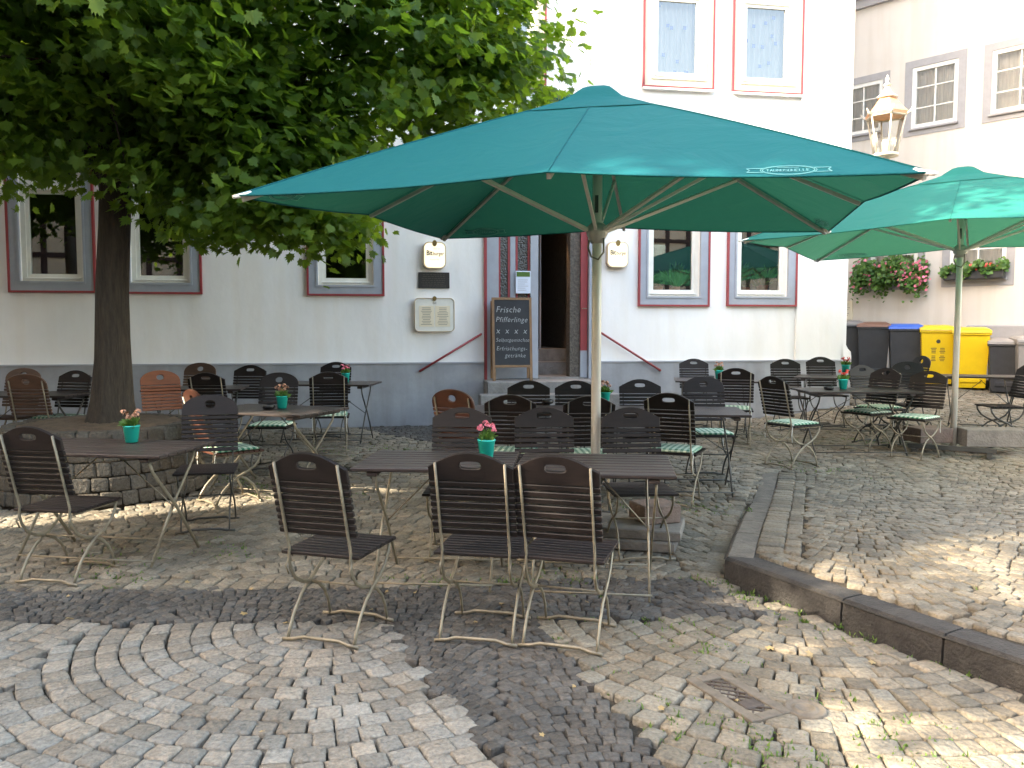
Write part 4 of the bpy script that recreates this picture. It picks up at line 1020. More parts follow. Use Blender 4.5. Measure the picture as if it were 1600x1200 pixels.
# ------------------------------------------------------------------ furniture prototypes
def crest_mesh(kind, m):
    n = 48; hc = (0, .083 if kind == 'A' else .085)
    if kind == 'A': out = [(-.21, 0), (.21, 0), (.21, .068), (.195, .076), (.13, .112), (.075, .135), (.03, .143), (0, .144), (-.03, .143), (-.075, .135), (-.13, .112), (-.195, .076), (-.21, .068)]
    else: out = [(-.21, 0), (.21, 0)]+[(.21*math.cos(a)*(1+.0), .05+.115*math.sin(a)) for a in [PI*k/16 for k in range(0, 17)]]
    hw, hh_ = (.052, .020) if kind == 'A' else (.038, .030)
    def cast(ang):
        d = (math.cos(ang), math.sin(ang)); best = None
        for i in range(len(out)):
            x1, z1 = out[i][0]-hc[0], out[i][1]-hc[1]; x2, z2 = out[(i+1) % len(out)][0]-hc[0], out[(i+1) % len(out)][1]-hc[1]
            ex, ez = x2-x1, z2-z1; den = d[0]*ez-d[1]*ex
            if abs(den) < 1e-9: continue
            t = (x1*ez-z1*ex)/den; s_ = (x1*d[1]-z1*d[0])/den
            if t > 0 and -1e-6 <= s_ <= 1+1e-6 and (best is None or t < best): best = t
        return (hc[0]+d[0]*best, hc[1]+d[1]*best)
    angs = sorted([2*PI*k/n for k in range(n)]+[math.atan2(p[1]-hc[1], p[0]-hc[0]) % (2*PI) for p in out[:3]+out[-1:]])
    N = len(angs); th = .011; o = [cast(a) for a in angs]
    def hole(a):
        c, s_ = math.cos(a), math.sin(a); e_ = 3.2 if kind == 'A' else 2.3
        k = (abs(c/hw)**e_+abs(s_/hh_)**e_)**(-1/e_); return (hc[0]+c*k, hc[1]+s_*k)
    h = [hole(a) for a in angs]
    sh = lambda P, f: [(hc[0]+(x-hc[0])*f, hc[1]+(z-hc[1])*f) for x, z in P]
    loops = [(h, -th*.8), (sh(h, 1.1), -th), (sh(o, .985), -th), (o, -th*.6), (o, th*.6), (sh(o, .985), th), (sh(h, 1.1), th), (h, th*.8)]
    vs = [(x, y, z) for L_, y in loops for x, z in L_]; k = len(loops)
    return vs, [(i*N+j, ((i+1) % k)*N+j, ((i+1) % k)*N+(j+1) % N, i*N+(j+1) % N) for i in range(k) for j in range(N)]
BT = Matrix.Translation((0, -.185, .47)) @ Matrix.Rotation(math.radians(15), 4, 'X')     # backrest frame: z up the back
def make_chair(kind, wood, metal='metal_beige'):
    root = empty('garden_chair', (0, 0, 0))
    vs, fs = crest_mesh(kind, wood)
    m_ = MB().use(wood); m_.add(vs, fs, BT @ Matrix.Translation((0, 0, .375))); m_.build('crest_board', None, root)
    m_ = MB().use(wood)
    for k in range(8): m_.box(-.21, .21, -.009, .009, .086+k*.0362, .1155+k*.0362, BT, .004)
    m_.build('back_slats', None, root)
    m_ = MB().use(wood)
    for k in range(9): y = -.20+k*.0475; m_.box(-.215, .215, y, y+.037, .438, .456, None, .004)
    m_.build('seat', None, root)
    b_top = BT @ Vector((0, -.016, .47)); b_low = BT @ Vector((0, -.016, 0))
    back_bar = [tuple(b_top), tuple(BT @ Vector((0, -.016, .25))), tuple(b_low), (0, -.205, .41), (0, -.19, .36), (0, -.15, .305), (0, -.08, .265), (0, 0, .245), (0, .07, .215), (0, .13, .16), (0, .17, .09), (0, .19, .012)]
    front_bar = [(0, .20, .435), (0, .185, .38), (0, .14, .32), (0, .07, .275), (0, 0, .245), (0, -.07, .20), (0, -.14, .13), (0, -.185, .06), (0, -.205, .012)]
    for x in (-.17, .17):
        s_ = 1 if x > 0 else -1
        f = lambda pts, dx: [(x+dx, y, z) for _, y, z in pts]
        MB().tube(f(back_bar, 0), .0088, 6, flat=(.75, 1.25)).build('leg', metal, root)
        MB().tube(f(front_bar, s_*.014), .0095, 6, flat=(.75, 1.25)).build('leg', metal, root)
        MB().tube([(x+s_*.014, .20, .43), (x+s_*.014, -.19, .43)], .008, 6).build('seat_rail', metal, root)
        MB().tube([(x+s_*.006, -.19, .43), (x+s_*.006, -.225, .385), (x+s_*.006, -.20, .34)], .005, 6).build('hook', metal, root)
    MB().tube([(-.18, 0, .245), (.18, 0, .245)], .006, 6).build('stretcher', metal, root)
    for y in (.19, -.205):
        MB().tube([(-.21, y-.01, .010), (-.15, y, .012), (-.10, y, .026), (.10, y, .026), (.15, y, .012), (.21, y-.01, .010)], .007, 6, flat=(1.4, .8)).build('foot_rail', metal, root)
    return root
def make_table(L_, W_, metal='metal_beige'):
    root = empty('folding_table', (0, 0, 0)); m_ = MB().use('wood_table'); n = max(6, round(W_/.092)); p = W_/n
    for k in range(n): y = -W_/2+k*p; m_.box(-L_/2, L_/2, y+.004, y+p-.004, .722, .745, None, .005)
    m_.build('tabletop', None, root)
    for x in (-L_/2+.12, L_/2-.12): MB().use('wood_table').box(x-.03, x+.03, -W_/2+.02, W_/2-.02, .692, .7215, None, .006).build('batten', None, root)
    w = W_/2-.06
    for x in (-L_/2+.12, L_/2-.12):
        for s_ in (-1, 1):
            dx = .014*s_
            MB().tube([(x+dx, -s_*w, .69), (x+dx, -s_*(w-.03), .62), (x+dx, 0, .355), (x+dx, s_*(w*.92), .012)], .011, 6, flat=(.7, 1.3)).build('leg', metal, root)
    for y in (-w*.92, w*.92): MB().tube([(-L_/2+.12, y, .05), (L_/2-.12, y, .05)], .006, 6).build('foot_rail', metal, root)
    MB().tube([(-L_/2+.13, 0, .355), (0, -.08, .69)], .005, 6).build('brace', metal, root)
    MB().tube([(L_/2-.13, 0, .355), (0, .08, .69)], .005, 6).build('brace', metal, root)
    return root
def make_cushion():
    m_ = MB().use('gingham'); m_.sm = True; n = 12; vs = []; fs = []
    for s_ in (0, 1):
        for i in range(n+1):
            for j in range(n+1):
                a, b = -1+2*i/n, -1+2*j/n; e_ = (1-a**4)*(1-b**4); puff = .016*(e_**.4)*(1-.25*abs(math.sin(a*4))*abs(math.sin(b*4)))
                vs.append((a*.195*(1-.03*b*b), b*.19*(1-.03*a*a), .018+(puff if s_ else -.012)))
    w = n+1
    for s_ in (0, 1):
        for i in range(n):
            for j in range(n):
                q = [s_*w*w+i*w+j, s_*w*w+(i+1)*w+j, s_*w*w+(i+1)*w+j+1, s_*w*w+i*w+j+1]; fs.append(tuple(q if s_ else q[::-1]))
    for k in range(n):
        for a, b in (((k, 0), (k+1, 0)), ((k+1, n), (k, n)), ((0, k+1), (0, k)), ((n, k), (n, k+1))):
            i0, i1 = a[0]*w+a[1], b[0]*w+b[1]; fs.append((i0, i1, i1+w*w, i0+w*w))
    m_.add(vs, fs)
    root = m_.build('seat_cushion'); 
    for sx in (-1, 1): MB().tube([(sx*.18, -.185, .015), (sx*.19, -.205, -.02), (sx*.185, -.21, -.09), (sx*.19, -.205, -.17)], .004, 5).build('tie', 'white_paint', root)
    return root
def make_pot(kind):
    root = empty('flower_pot', (0, 0, 0))
    MB().lathe([(.040, 0), (.053, .105), (.056, .106), (.056, .116), (.050, .116), (.048, .10)], 20).build('pot', 'turq', root)
    blades('foliage', 0, 0, .10, 60, .035, .085, 'plant', root, .018, .5)
    n = 70; d = rng.normal(0, 1, (n, 3)); d[:, 2] = np.abs(d[:, 2]); d /= np.linalg.norm(d, axis=1)[:, None]
    cl = rng.integers(0, 6, n); cc = np.array([(.045*math.cos(k*1.05+.4), .045*math.sin(k*1.05+.4), .17+.018*(k % 3)) for k in range(6)])
    pos = cc[cl]+d*.018
    scatter('blossoms', [(0.6*math.cos(k*PI/3), .6*math.sin(k*PI/3), .15*(k % 2)) for k in range(6)], [tuple(range(6))], pos, rand_rot(n, d, .3), rng.uniform(.013, .02, n), kind, root)
    return root
def make_ashtray():
    root = empty('ashtray', (0, 0, 0))
    MB().lathe([(.045, 0), (.055, .01), (.057, .035), (.050, .04), (.046, .018), (.01, .014)], 24).build('bowl', 'black', root)
    return root
protos = {'A': make_chair('A', 'wood_dark'), 'Ad': make_chair('A', 'wood_dark', 'metal_dark'), 'Bd': make_chair('B', 'wood_dark', 'metal_dark'), 'Br': make_chair('B', 'wood_red'), 'Bb': make_chair('B', 'wood_brown'), 'Bo': make_chair('B', 'wood_orange')}
cush0 = make_cushion(); pots = {'pink': make_pot('pink'), 'plum': make_pot('plum'), 'red': make_pot('red_flower')}; ash0 = make_ashtray(); tab_cache = {}
used = set()
index_kids()
def place(proto, loc, rz, label, cat, group):
    if proto.name in used: o = copy_tree(proto)
    else: o = proto; used.add(proto.name)
    o.location = loc; o.rotation_euler = (0, 0, rz); return tag(o, label, cat, group)
def table(x, y, rz, L_, W_, label, metal='metal_beige'):
    key = (L_, W_, metal)
    if key not in tab_cache: tab_cache[key] = make_table(L_, W_, metal); index_kids()
    gx = (G(x+.1, y)-G(x-.1, y))/.2; gy = (G(x, y+.1)-G(x, y-.1))/.2
    return place(tab_cache[key], (x, y, G(x, y)+.014), math.radians(rz), label, 'table', 'folding tables of the cafe terrace')
def chair(kind, px, py, face, label, cush=False, D=None, dy=0):
    p = on_height(px, py, .97+.014)                 # px,py: top of the backrest
    if D: r_ = ray(px, py); p = r_*(D/r_.y)
    f = math.radians(face); tip = Matrix.Rotation(f, 3, 'Z') @ Vector((0, -.30, 0))
    loc = Vector((p.x-tip.x, p.y-tip.y, 0)); loc.y += dy; loc.z = G(loc.x, loc.y)+.014
    place(protos[kind], loc, f, label, 'chair', 'slatted folding chairs of the cafe terrace')
    if cush: place(cush0, loc+Vector((0, 0, .456))+Matrix.Rotation(f, 3, 'Z') @ Vector((0, .0, 0)), f, cush, 'cushion', 'green checked seat cushions')
    return loc

def on_table(proto, px, py, label, cat, group):
    p = on_height(px, py, .76)
    place(proto, (p.x, p.y, p.z+.762), random.uniform(0, 6), label, cat, group)
table(-2.72, 5.42, -9.3, 1.2, .68, 'dark slatted table at the left front, beside the round tree bed')
table(-2.22, 7.50, -20, 1.15, .80, 'slatted table with flower pot and ashtray, second row left of the picture middle')
table(-2.35, 10.30, -4, 1.25, .70, 'table close to the cafe wall under the third ground floor window', 'metal_dark')
table(-3.75, 9.65, 10, 1.1, .70, 'table behind the tree bed between the orange chair and the wall', 'metal_dark')
table(-5.35, 8.95, 0, 1.2, .70, 'table at the left edge of the picture behind the tree', 'metal_dark')
table(-.44, 4.93, -4, .93, .70, 'left one of the two front tables pushed together, carrying a flower pot')
table(.49, 4.80, -7, .91, .76, 'right one of the two front tables pushed together, empty top')
table(.20, 7.50, -3, 1.15, .78, 'table behind the front row, crossed by the parasol pole, with flowers on it', 'metal_dark')
table(1.47, 7.42, -6, 1.28, .78, 'bright weathered table right behind the green cushioned chair', 'metal_dark')
table(2.70, 10.80, -10, 1.05, .75, 'table near the wall under the two right windows', 'metal_dark')
table(3.97, 9.40, 0, 1.28, .70, 'table right of the chair with the teal cushion, with ashtray and flowers', 'metal_dark')
table(4.45, 11.05, -25, 1.1, .72, 'table by the right corner of the cafe, behind another table', 'metal_dark')
table(6.36, 11.0, -18, .95, .62, 'small empty table behind the right parasol pole, in front of the bins', 'metal_dark')
# front group
chair('A', 480, 708, -17, 'front left chair seen from behind, standing alone at the end of the front tables')
chair('A', 735, 708, -11, 'middle one of the three nearest chairs, seen from behind, below the flower pot')
chair('A', 868, 712, -17, 'rightmost of the three nearest chairs, seen from behind and turned to the right')
chair('A', 722, 637, 178, 'leftmost chair on the far side of the front tables, facing the viewer', False, 5.75)
chair('A', 850, 637, 182, 'middle chair on the far side of the front tables, facing the viewer', False, 5.75)
chair('A', 985, 632, 184, 'rightmost chair on the far side of the front tables, right of the parasol pole', False, 5.75)
# second row
chair('Br', 707, 613, -30, 'reddish round topped chair behind the front tables, beside the steps', False)
chair('Ad', 797, 618, -6, 'dark chair seen from behind left of the parasol pole, at the second table row', 'green checked cushion in the shade on the chair left of the parasol pole')
chair('Ad', 921, 622, 4, 'dark chair behind the parasol pole, at the second table row', 'green checked cushion on the chair behind the parasol pole', D=6.45)
chair('A', 1045, 615, -24, 'chair with a dark green checked cushion right of the parasol pole, turned to the right', 'dark green checked cushion on the chair right of the parasol pole')
chair('Ad', 826, 594, 178, 'dark chair in front of the entrance steps, left one', False)
chair('Ad', 900, 594, 182, 'dark chair in front of the entrance steps, right one beside the pole', False)
chair('Ad', 1000, 592, 180, 'dark chair facing the viewer between the pole and the right windows', False)
chair('Bd', 1099, 591, 180, 'round topped dark chair behind the bright weathered table', 'light cushion on the round topped chair under the weathered table')
chair('Ad', 1084, 560, 178, 'chair against the wall under the left one of the two right windows', False)
chair('A', 1150, 576, -14, 'chair right of the round topped one, near the wall table with flowers', 'pale green cushion on the chair under the second right window')
# left
chair('A', 45, 668, -10, 'large dark chair at the left edge of the picture beside the left front table')
chair('Bd', 328, 620, 194, 'round topped dark brown chair at the right end of the left front table')
chair('Br', 302, 613, -48, 'reddish round topped chair with green cushion, half hidden behind a brown one', 'pale green checked cushion beside the left front table')
chair('Bb', 41, 600, 2, 'brown round topped chair at the left edge behind the tree bed, seen from behind', False, 8.45)
chair('Bb', 37, 588, 178, 'brown round topped chair at the far left, hidden behind a second brown one', False, 9.5)
chair('Ad', 118, 588, 170, 'dark chair left of the tree trunk, facing the viewer', 'green checked cushion on the dark chair left of the tree trunk', D=9.4)
chair('Bo', 250, 588, -145, 'bright orange brown chair right of the tree trunk', 'green checked cushion on the orange brown chair', D=9.1)
chair('Bb', 313, 573, 178, 'reddish brown round topped chair close to the wall behind the orange one', False, 10.5)
chair('A', 322, 588, -4, 'dark chair with pale metal sides seen from behind, right of the orange chair', False, 8.9)
chair('Ad', 391, 570, 176, 'dark chair by the wall, behind the table with the ashtray on the left', False)
chair('Bd', 436, 587, 180, 'round topped chair behind the left table with ashtray and flower pot', 'green cushion under the left table with the ashtray', D=8.8)
chair('A', 513, 582, 10, 'dark chair with pale green cushion left of the bare wall, seen from behind', 'pale green checked cushion on the chair in front of the wall table')
chair('Ad', 525, 565, 178, 'dark chair close to the wall under the third window, behind a chair with cushion', False)
# right
chair('A', 1208, 588, -62, 'chair with a teal checked cushion turned sideways to the right, at the raised pavement', 'teal checked cushion on the sideways chair beside the raised pavement')
chair('Ad', 1227, 560, 176, 'left one of two chairs against the wall at the right corner of the cafe', False)
chair('Ad', 1282, 556, 180, 'right one of two chairs against the wall at the right corner of the cafe', False)
chair('Ad', 1347, 570, 200, 'dark chair with pale cushion behind the right flower pot table', 'pale green cushion at the far side of the right table')
chair('A', 1385, 573, 118, 'grey brown chair at the right end of the right table, facing left', 'green cushion on the grey brown chair at the right table', D=9.75)
chair('Bd', 1418, 565, 175, 'round topped dark chair in front of the yellow bins', False)
chair('Bd', 1440, 562, 95, 'dark chair turned sideways, mostly hidden in front of the yellow bin', False, 11.2)
chair('A', 1452, 576, 128, 'dark chair left of the right parasol pole, bin visible through its handle', 'green checked cushion on the chair left of the right parasol pole', D=9.3)
chair('Ad', 1604, 573, 85, 'chair cut off by the right edge of the picture, behind the right parasol foot', False, 10.3)
for k, px, py, lb in (('pink', 760, 716, 'turquoise pot with pink flowers on the front tables'), ('plum', 206, 691, 'turquoise pot with faded flowers on the left front table'), ('plum', 441, 638, 'turquoise pot beside the ashtray on the second left table'),
                  ('pink', 540, 597, 'turquoise pot with red pink flowers on the table at the wall'), ('plum', 945, 631, 'turquoise pot right beside the parasol pole'), ('plum', 1123, 592, 'turquoise pot on the wall table under the right windows'),
                  ('red', 1317, 608, 'turquoise pot with salmon red flowers on the right table'), ('red', 1321, 583, 'turquoise pot on the rear table by the cafe corner')):
    on_table(pots[k], px, py, lb, 'flower pot', 'turquoise flower pots on the tables')
for px, py, lb in ((420, 639, 'black ashtray beside the turquoise pot on the second left table'), (856, 631, 'black ashtray on the table left of the parasol pole'), (1109, 592, 'black ashtray on the wall table under the right windows'), (1295, 609, 'black ashtray on the right table beside the salmon red flowers')):
    on_table(ash0, px, py, lb, 'ashtray', 'black ashtrays on the tables')
for o in [*protos.values(), *pots.values(), cush0, ash0]:
    if o.name not in used:
        for ch in kids.get(o.name, []): bpy.data.objects.remove(ch)
        bpy.data.objects.remove(o)
# ------------------------------------------------------------------ drain cover and valve cap in the paving
def flat(px, py): return on_height(px, py, .0)
q = [flat(1073, 1068), flat(1130, 1055), flat(1238, 1118), flat(1176, 1136)]
ctr = (q[0]+q[1]+q[2]+q[3])/4; ax = ((q[3]-q[0])+(q[2]-q[1])).normalized(); ang = math.atan2(ax.y, ax.x); LL = ((q[3]-q[0]).length+(q[2]-q[1]).length)/4; WW = ((q[1]-q[0]).length+(q[2]-q[3]).length)/4
dr = empty('drain_cover', (ctr.x, ctr.y, .0), ang, label='rectangular rusty iron drain cover with a diamond grid in the cobblestones', cat='drain cover')
m_ = MB(); frame_rect_flat = None
for x0, x1, y0, y1 in ((-LL, LL, -WW, -WW+.05), (-LL, LL, WW-.05, WW), (-LL, -LL+.05, -WW+.051, WW-.051), (LL-.05, LL, -WW+.051, WW-.051)): m_.box(x0, x1, y0, y1, -.02, .021, None, .003)
m_.build('frame', 'iron_frame', dr)
m_ = MB(); m_.use('black'); m_.box(-LL+.05, LL-.05, -WW+.05, WW-.05, -.02, .002); m_.use('iron')
hx, hy = LL-.052, WW-.052
for s_ in (-1, 1):
    for k in range(-14, 15):
        c0 = k*.052; pts = []
        for i in range(41):
            x = -hx+2*hx*i/40; y = s_*(x-c0)*1.0
            if abs(y) <= hy: pts.append((x, y))
        if len(pts) > 1: m_.tube([(pts[0][0], pts[0][1], .012+.0015*s_), (pts[-1][0], pts[-1][1], .012+.0015*s_)], .006, 4)
m_.box(hx*.3, hx*.72, -.045, .045, .012, .019, None, .003)
m_.build('grid', None, dr)
v0 = flat(1258, 1113); m_ = MB(); m_.lathe([(.085, -.02), (.085, .018), (.075, .022), (.065, .016), (.05, .016), (.045, .022), (.035, .022), (.03, .015), (.001, .016)], 28)
tag(m_.build('valve_cap', 'iron_frame', None, v0), 'small round iron valve cap next to the drain cover', 'valve cap')
# fallen leaves
for k in range(26):
    px, py = random.choice([(random.uniform(350, 1250), random.uniform(880, 1180)), (random.uniform(1200, 1560), random.uniform(960, 1090)), (random.uniform(100, 900), random.uniform(900, 1000))])
    p = flat(px, py)
    if inside(PLAT, p.x, p.y) or zone(p.x, p.y) is None: continue
    n = 10; m_ = MB(); sc_ = random.uniform(.012, .026)
    pts = [(sc_*(1 if i % 2 == 0 else .6)*math.cos(2*PI*i/n), sc_*(1 if i % 2 == 0 else .6)*math.sin(2*PI*i/n), random.uniform(.0, .008)) for i in range(n)]+[(0, 0, .004)]
    m_.add(pts, [(i, (i+1) % n, n) for i in range(n)])
    o = m_.build('fallen_leaf', 'litter', None, (p.x, p.y, H(p.x, p.y)+.016)); o.rotation_euler = (random.uniform(-.3, .3), random.uniform(-.3, .3), random.uniform(0, 6)); tag(o, 'small dry leaf lying on the cobblestones', 'leaf', 'dry leaves scattered on the paving')
# ------------------------------------------------------------------ raised tree bed and tree
TB = empty('tree_bed', (ring_c.x, ring_c.y, G(ring_c.x, ring_c.y)), label='round raised tree bed walled with setts around the tree trunk', cat='tree bed')
ST_ = Stones(); RT_, RB_, zt = .80, .90, .62
rows_ = 5
for i in range(rows_):
    z = (i+.5)/rows_*zt; r_ = RB_+(RT_-RB_)*z/zt; a = random.random(); a1 = a+2*PI
    while a < a1-.05:
        w = random.uniform(.10, .19); da = w/r_; am = a+da/2; nz = Vector((math.cos(am), math.sin(am), .12)).normalized(); ux = Vector((-math.sin(am), math.cos(am), 0)); uy = nz.cross(ux)
        ST_.put(Vector((r_*math.cos(am), r_*math.sin(am), z)), ux, uy, nz, w*.985, zt/rows_*.985, .010); a += da
a = 0
while a < 2*PI:
    w = random.uniform(.10, .16); da = w/RT_; am = a+da/2; ux = Vector((-math.sin(am), math.cos(am), 0)); uy = up.cross(ux)
    ST_.put(Vector(((RT_-.055)*math.cos(am), (RT_-.055)*math.sin(am), zt)), ux, uy, up, w*.95, .12, .014); a += da
ST_.build('sett_wall', 'st_bed', TB)
MB().lathe([(RB_-.02, -.1), (RT_-.01, zt-.01), (RT_-.03, zt-.005)], 48).build('mortar', 'joint', TB)
m_ = MB(); m_.sm = True; vs = []; n = 48
for i in range(12):
    r_ = (RT_-.06)*i/11+.001
    for k in range(n): vs.append((r_*math.cos(2*PI*k/n), r_*math.sin(2*PI*k/n), zt+.035*(1-(i/11)**2)+random.uniform(-.008, .008)))
m_.add(vs, [(i*n+k, (i+1)*n+k, (i+1)*n+(k+1) % n, i*n+(k+1) % n) for i in range(11) for k in range(n)]); m_.build('soil', 'soil', TB)
tb = Vector((-3.70, 7.5, G(ring_c.x, ring_c.y)+zt))
TR = empty('maple_tree', tb, label='dark leaved maple tree with a broad hanging crown in the round bed', cat='tree')
m_ = MB(); m_.sm = True; pts = []; n = 28; path = [(0, 0, -.05, .25), (0, 0, .06, .205), (.005, 0, .22, .176), (.02, 0, .6, .154), (.03, 0, 1.2, .141), (.07, 0, 1.8, .134), (.09, .02, 2.4, .134), (.06, .0, 3.0, .12), (.1, .1, 4.2, .09), (.2, .1, 5.6, .05)]
path2 = []
for i in range(len(path)-1):
    for k in range(6):
        t = k/6; path2.append(tuple(path[i][j]*(1-t)+path[i+1][j]*t for j in range(4)))
vs = []
for i, (x, y, z, r_) in enumerate(path2):
    for k in range(n):
        a = 2*PI*k/n; fl = 1+(.10*math.cos(5*a+1)+.06*math.cos(3*a))*max(0, 1-z*1.6)+.03*math.sin(7*a+z*2)+.02*math.sin(11*a-z*3); vs.append((x+r_*fl*math.cos(a), y+r_*fl*math.sin(a), z))
m_.add(vs, [(i*n+k, i*n+(k+1) % n, (i+1)*n+(k+1) % n, (i+1)*n+k) for i in range(len(path2)-1) for k in range(n)]); m_.build('trunk', 'bark', TR)
ELL = [((-4.2, 7.7, 5.9), (3.7, 3.2, 3.0)), ((-3.4, 6.9, 8.6), (3.2, 2.5, 2.4)), ((-1.35, 7.3, 4.9), (1.75, 1.6, 1.75)), ((-3.0, 5.9, 4.9), (2.1, 1.5, 1.75)), ((-5.0, 6.6, 3.75), (2.2, 1.4, .95)), ((-2.35, 7.3, 3.25), (1.15, 1.0, 1.0)), ((-1.85, 7.45, 2.92), (.75, .8, .74)), ((-1.85, 7.5, 2.62), (.5, .6, .45)), ((-6.4, 8.5, 4.4), (2, 2, 1.6)), ((-3.2, 8.2, 3.6), (1.4, 1.2, .9)), ((-3.5, 6.7, 3.62), (1.9, .9, .88)), ((-1.2, 8.0, 3.9), (1.3, 1.0, .8)), ((-.25, 8.9, 4.3), (1.0, .9, .8)), ((-2.3, 7.2, 2.95), (.95, .8, .62)), ((-.5, 8.3, 4.6), (1.3, 1.2, 1.3))]
PC = Vector((.601, 5.796)); cth, sth = math.cos(-.245), math.sin(-.245)
def crown(ells, n_cl, per, cr, seed, zfloor=-9, cut=None, bias=.5):
    r_ = np.random.default_rng(seed); vol = np.array([e[1][0]*e[1][1]*e[1][2] for e in ells])**.72; pr = vol/vol.sum(); cl = []; nr = []
    while len(cl) < n_cl:
        e_ = ells[r_.choice(len(ells), p=pr)]; d = r_.normal(0, 1, 3); d /= np.linalg.norm(d); rad = r_.uniform(0, 1)**bias*.93+.07*r_.random()
        p = np.array(e_[0])+d*rad*np.array(e_[1])
        if p[2] < zfloor: continue
        if cut is not None and not cut(p): continue
        cl.append(p); nr.append(d)
    return np.array(cl), np.array(nr)
def cutf(p):
    dx, dy = p[0]-PC.x, p[1]-PC.y; lx = dx*cth+dy*sth; ly = -dx*sth+dy*cth; r = max(abs(lx), abs(ly))/1.75
    if r < 1.04 and p[2] < 2.45+.85*max(0, 1-r)+.42: return False
    if p[1] > 11.6+.159*p[0]: return False
    return True
LEAF = [(0, -.34), (.10, -.30), (.34, -.42), (.30, -.24), (.56, -.10), (.42, -.02), (.60, .20), (.36, .14), (.40, .34), (.20, .22), (.18, .44), (.08, .40), (0, .66)]
lv = [(x, y, .10*abs(x)-.12*y*y) for x, y in LEAF]+[(-x, y, .10*abs(x)-.12*y*y) for x, y in LEAF[1:-1]]
nL = len(LEAF); lf = [tuple(range(nL)), tuple([0]+[nL-1]+[nL+k for k in range(nL-3, -1, -1)])]
lf = [tuple(range(nL)), tuple([nL-1]+[nL+k for k in range(nL-3, -1, -1)]+[0])]
def leaves(name, cl, nr, per, cr, size, m, parent, off, flatd=.5, cut=None):
    n = len(cl); pos = np.repeat(cl, per, 0); base = np.repeat(nr, per, 0)
    g = rng.normal(0, 1, pos.shape)*cr*np.array([1, 1, flatd]); pos = pos+g
    if cut is not None:
        k = np.array([cut(p) for p in pos]); pos, base = pos[k], base[k]
    # blades hang tip down and outwards, faces turned up and out
    out = base*[1, 1, .3]; out /= np.linalg.norm(out, axis=1)[:, None]+1e-6
    nz = out*.55+np.array([0, 0, .75])+rng.normal(0, .42, pos.shape); nz /= np.linalg.norm(nz, axis=1)[:, None]
    tip = out*.6+np.array([0, 0, -.75])+rng.normal(0, .5, pos.shape); ay = tip-nz*np.sum(tip*nz, 1)[:, None]; ay /= np.linalg.norm(ay, axis=1)[:, None]; ax_ = np.cross(ay, nz)
    R = np.stack([ax_, ay, nz], 2)
    return scatter(name, lv, lf, pos-np.array(off), R, rng.uniform(.6, 1.15, len(pos))*size, m, parent)
cl, nr = crown(ELL, 2150, 40, .2, 3, 2.0, cutf, .42)
leaves('crown', cl, nr, 46, .17, .112, 'leaf', TR, tb, .6, cutf)
# limbs run from the trunk towards the leaf clusters
rr = random.Random(5); m_ = MB()
fork = [(.06, 0, 2.2), (.08, .02, 2.5), (.06, 0, 2.9), (.08, .05, 3.5), (.12, .1, 4.3), (.15, .1, 5.0)]
mains = []
for k in range(15):
    f = Vector(fork[k % 6]); tgt = Vector(cl[rr.randrange(len(cl))])-tb
    tgt = Vector((tgt.x*.85, tgt.y*.85, max(tgt.z, f.z+.3)))
    mid = f.lerp(tgt, .5)+Vector((0, 0, .35)); q = [f, f.lerp(mid, .5)+Vector((0, 0, .08)), mid, mid.lerp(tgt, .5)+Vector((0, 0, .05)), tgt]
    m_.tube(q, [.075, .06, .045, .028, .01], 8); mains.append(q)
for k in range(170):
    tgt = Vector(cl[rr.randrange(len(cl))])-tb; b_ = min((p for q in mains for p in q[1:]), key=lambda p: (p-tgt).length)
    m_.tube([b_, b_.lerp(tgt, .5)+Vector((0, 0, .06)), tgt], [.018, .011, .004], 5)
m_.build('limbs', 'bark', TR)
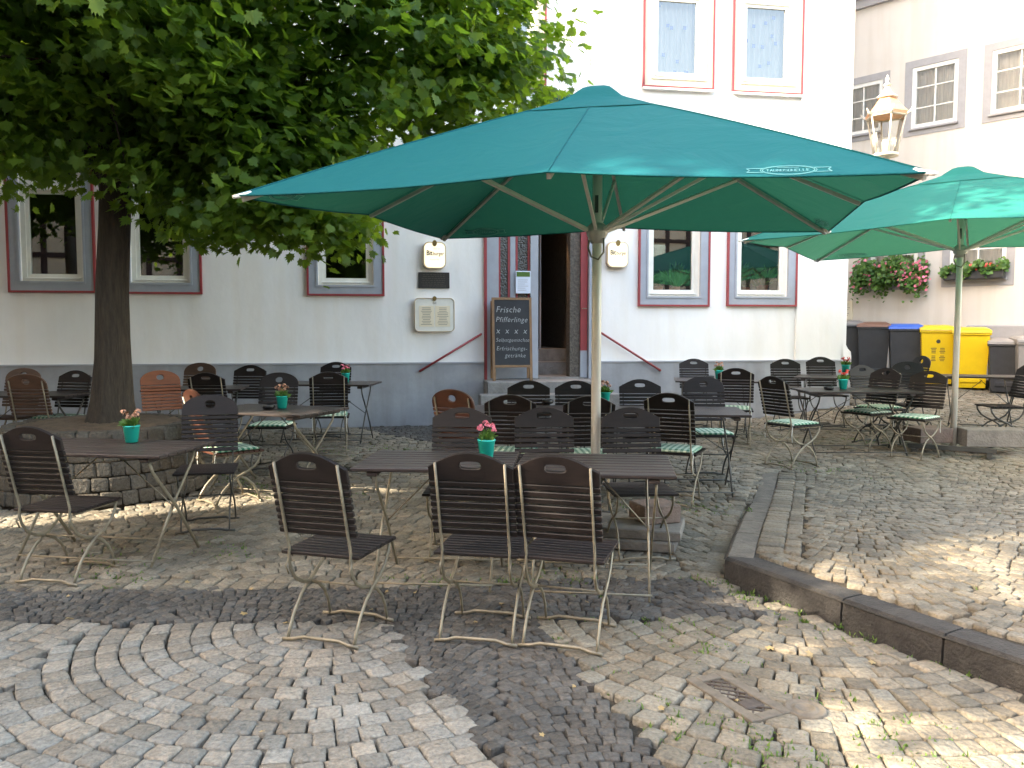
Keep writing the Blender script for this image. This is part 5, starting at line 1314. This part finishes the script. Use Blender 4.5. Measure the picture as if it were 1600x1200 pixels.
# unseen tree added behind the viewer to dapple paving and shade the parasol
t2 = Vector((-8.2, -.9, 0)); T2R = empty('shading_tree', t2, label='unseen tree added at the left behind the viewer to filter the sun', cat='tree')
m_ = MB(); m_.tube([(0, 0, -.1), (.05, 0, 2), (0, .1, 4), (.1, 0, 6.4), (.1, .1, 10.4)], [.2, .15, .12, .08, .02], 12); m_.build('trunk', 'bark', T2R)
cl2, nr2 = crown([((-7.9, -.5, 10.1), (1.8, 2.3, 1.6))]*8+[((-8.2, -.9, 7.3), (1.9, 1.9, 1.5)), ((-7.8, .8, 6.6), (1.3, 1.1, 1.0))], 420, 40, .3, 11, bias=.7)
leaves('crown', cl2, nr2, 34, .22, .13, 'leaf', T2R, t2, .7)
# ------------------------------------------------------------------ light
SD = Vector((-.77, -.35, .53)).normalized()
w = bpy.data.worlds.new('World'); bpy.context.scene.world = w; w.use_nodes = True; nt = w.node_tree
sky = nt.nodes.new('ShaderNodeTexSky'); sky.sky_type = 'NISHITA'; sky.sun_disc = False
sky.sun_elevation = math.asin(SD.z); sky.sun_rotation = math.atan2(SD.x, SD.y); sky.altitude = 300; sky.air_density = 1.0; sky.dust_density = 2.5; sky.ozone_density = 1.0
tint = nt.nodes.new('ShaderNodeMix'); tint.data_type = 'RGBA'; tint.blend_type = 'MULTIPLY'; tint.inputs[0].default_value = 1; tint.inputs[7].default_value = (1.17, 1.0, .79, 1)
nt.links.new(sky.outputs[0], tint.inputs[6]); nt.links.new(tint.outputs[2], nt.nodes['Background'].inputs[0]); nt.nodes['Background'].inputs[1].default_value = 0.15
sl_ = bpy.data.lights.new('sun', 'SUN'); sl_.energy = 2.0; sl_.angle = math.radians(.53); sl_.color = (1, .87, .68)
so = bpy.data.objects.new('sun', sl_); C.objects.link(so); so.rotation_euler = SD.to_track_quat('Z', 'Y').to_euler()
# ------------------------------------------------------------------ camera
cam = bpy.data.cameras.new('camera'); cam.sensor_width = 36; cam.lens = 36*F/1600; cam.clip_end = 300; cam.clip_start = .05
co = bpy.data.objects.new('camera', cam); C.objects.link(co); co.location = (0, 0, EYE); co.rotation_euler = (PI/2-PITCH, 0, 0)
sc = bpy.context.scene; sc.camera = co
sc.view_settings.view_transform = 'Standard'; sc.view_settings.look = 'None'; sc.view_settings.gamma = 1; sc.view_settings.exposure = 3.68
sc.cycles.use_denoising = True; sc.cycles.max_bounces = 8; sc.cycles.transparent_max_bounces = 12; sc.cycles.sample_clamp_indirect = 6
sc.render.resolution_x = 1024; sc.render.resolution_y = 768
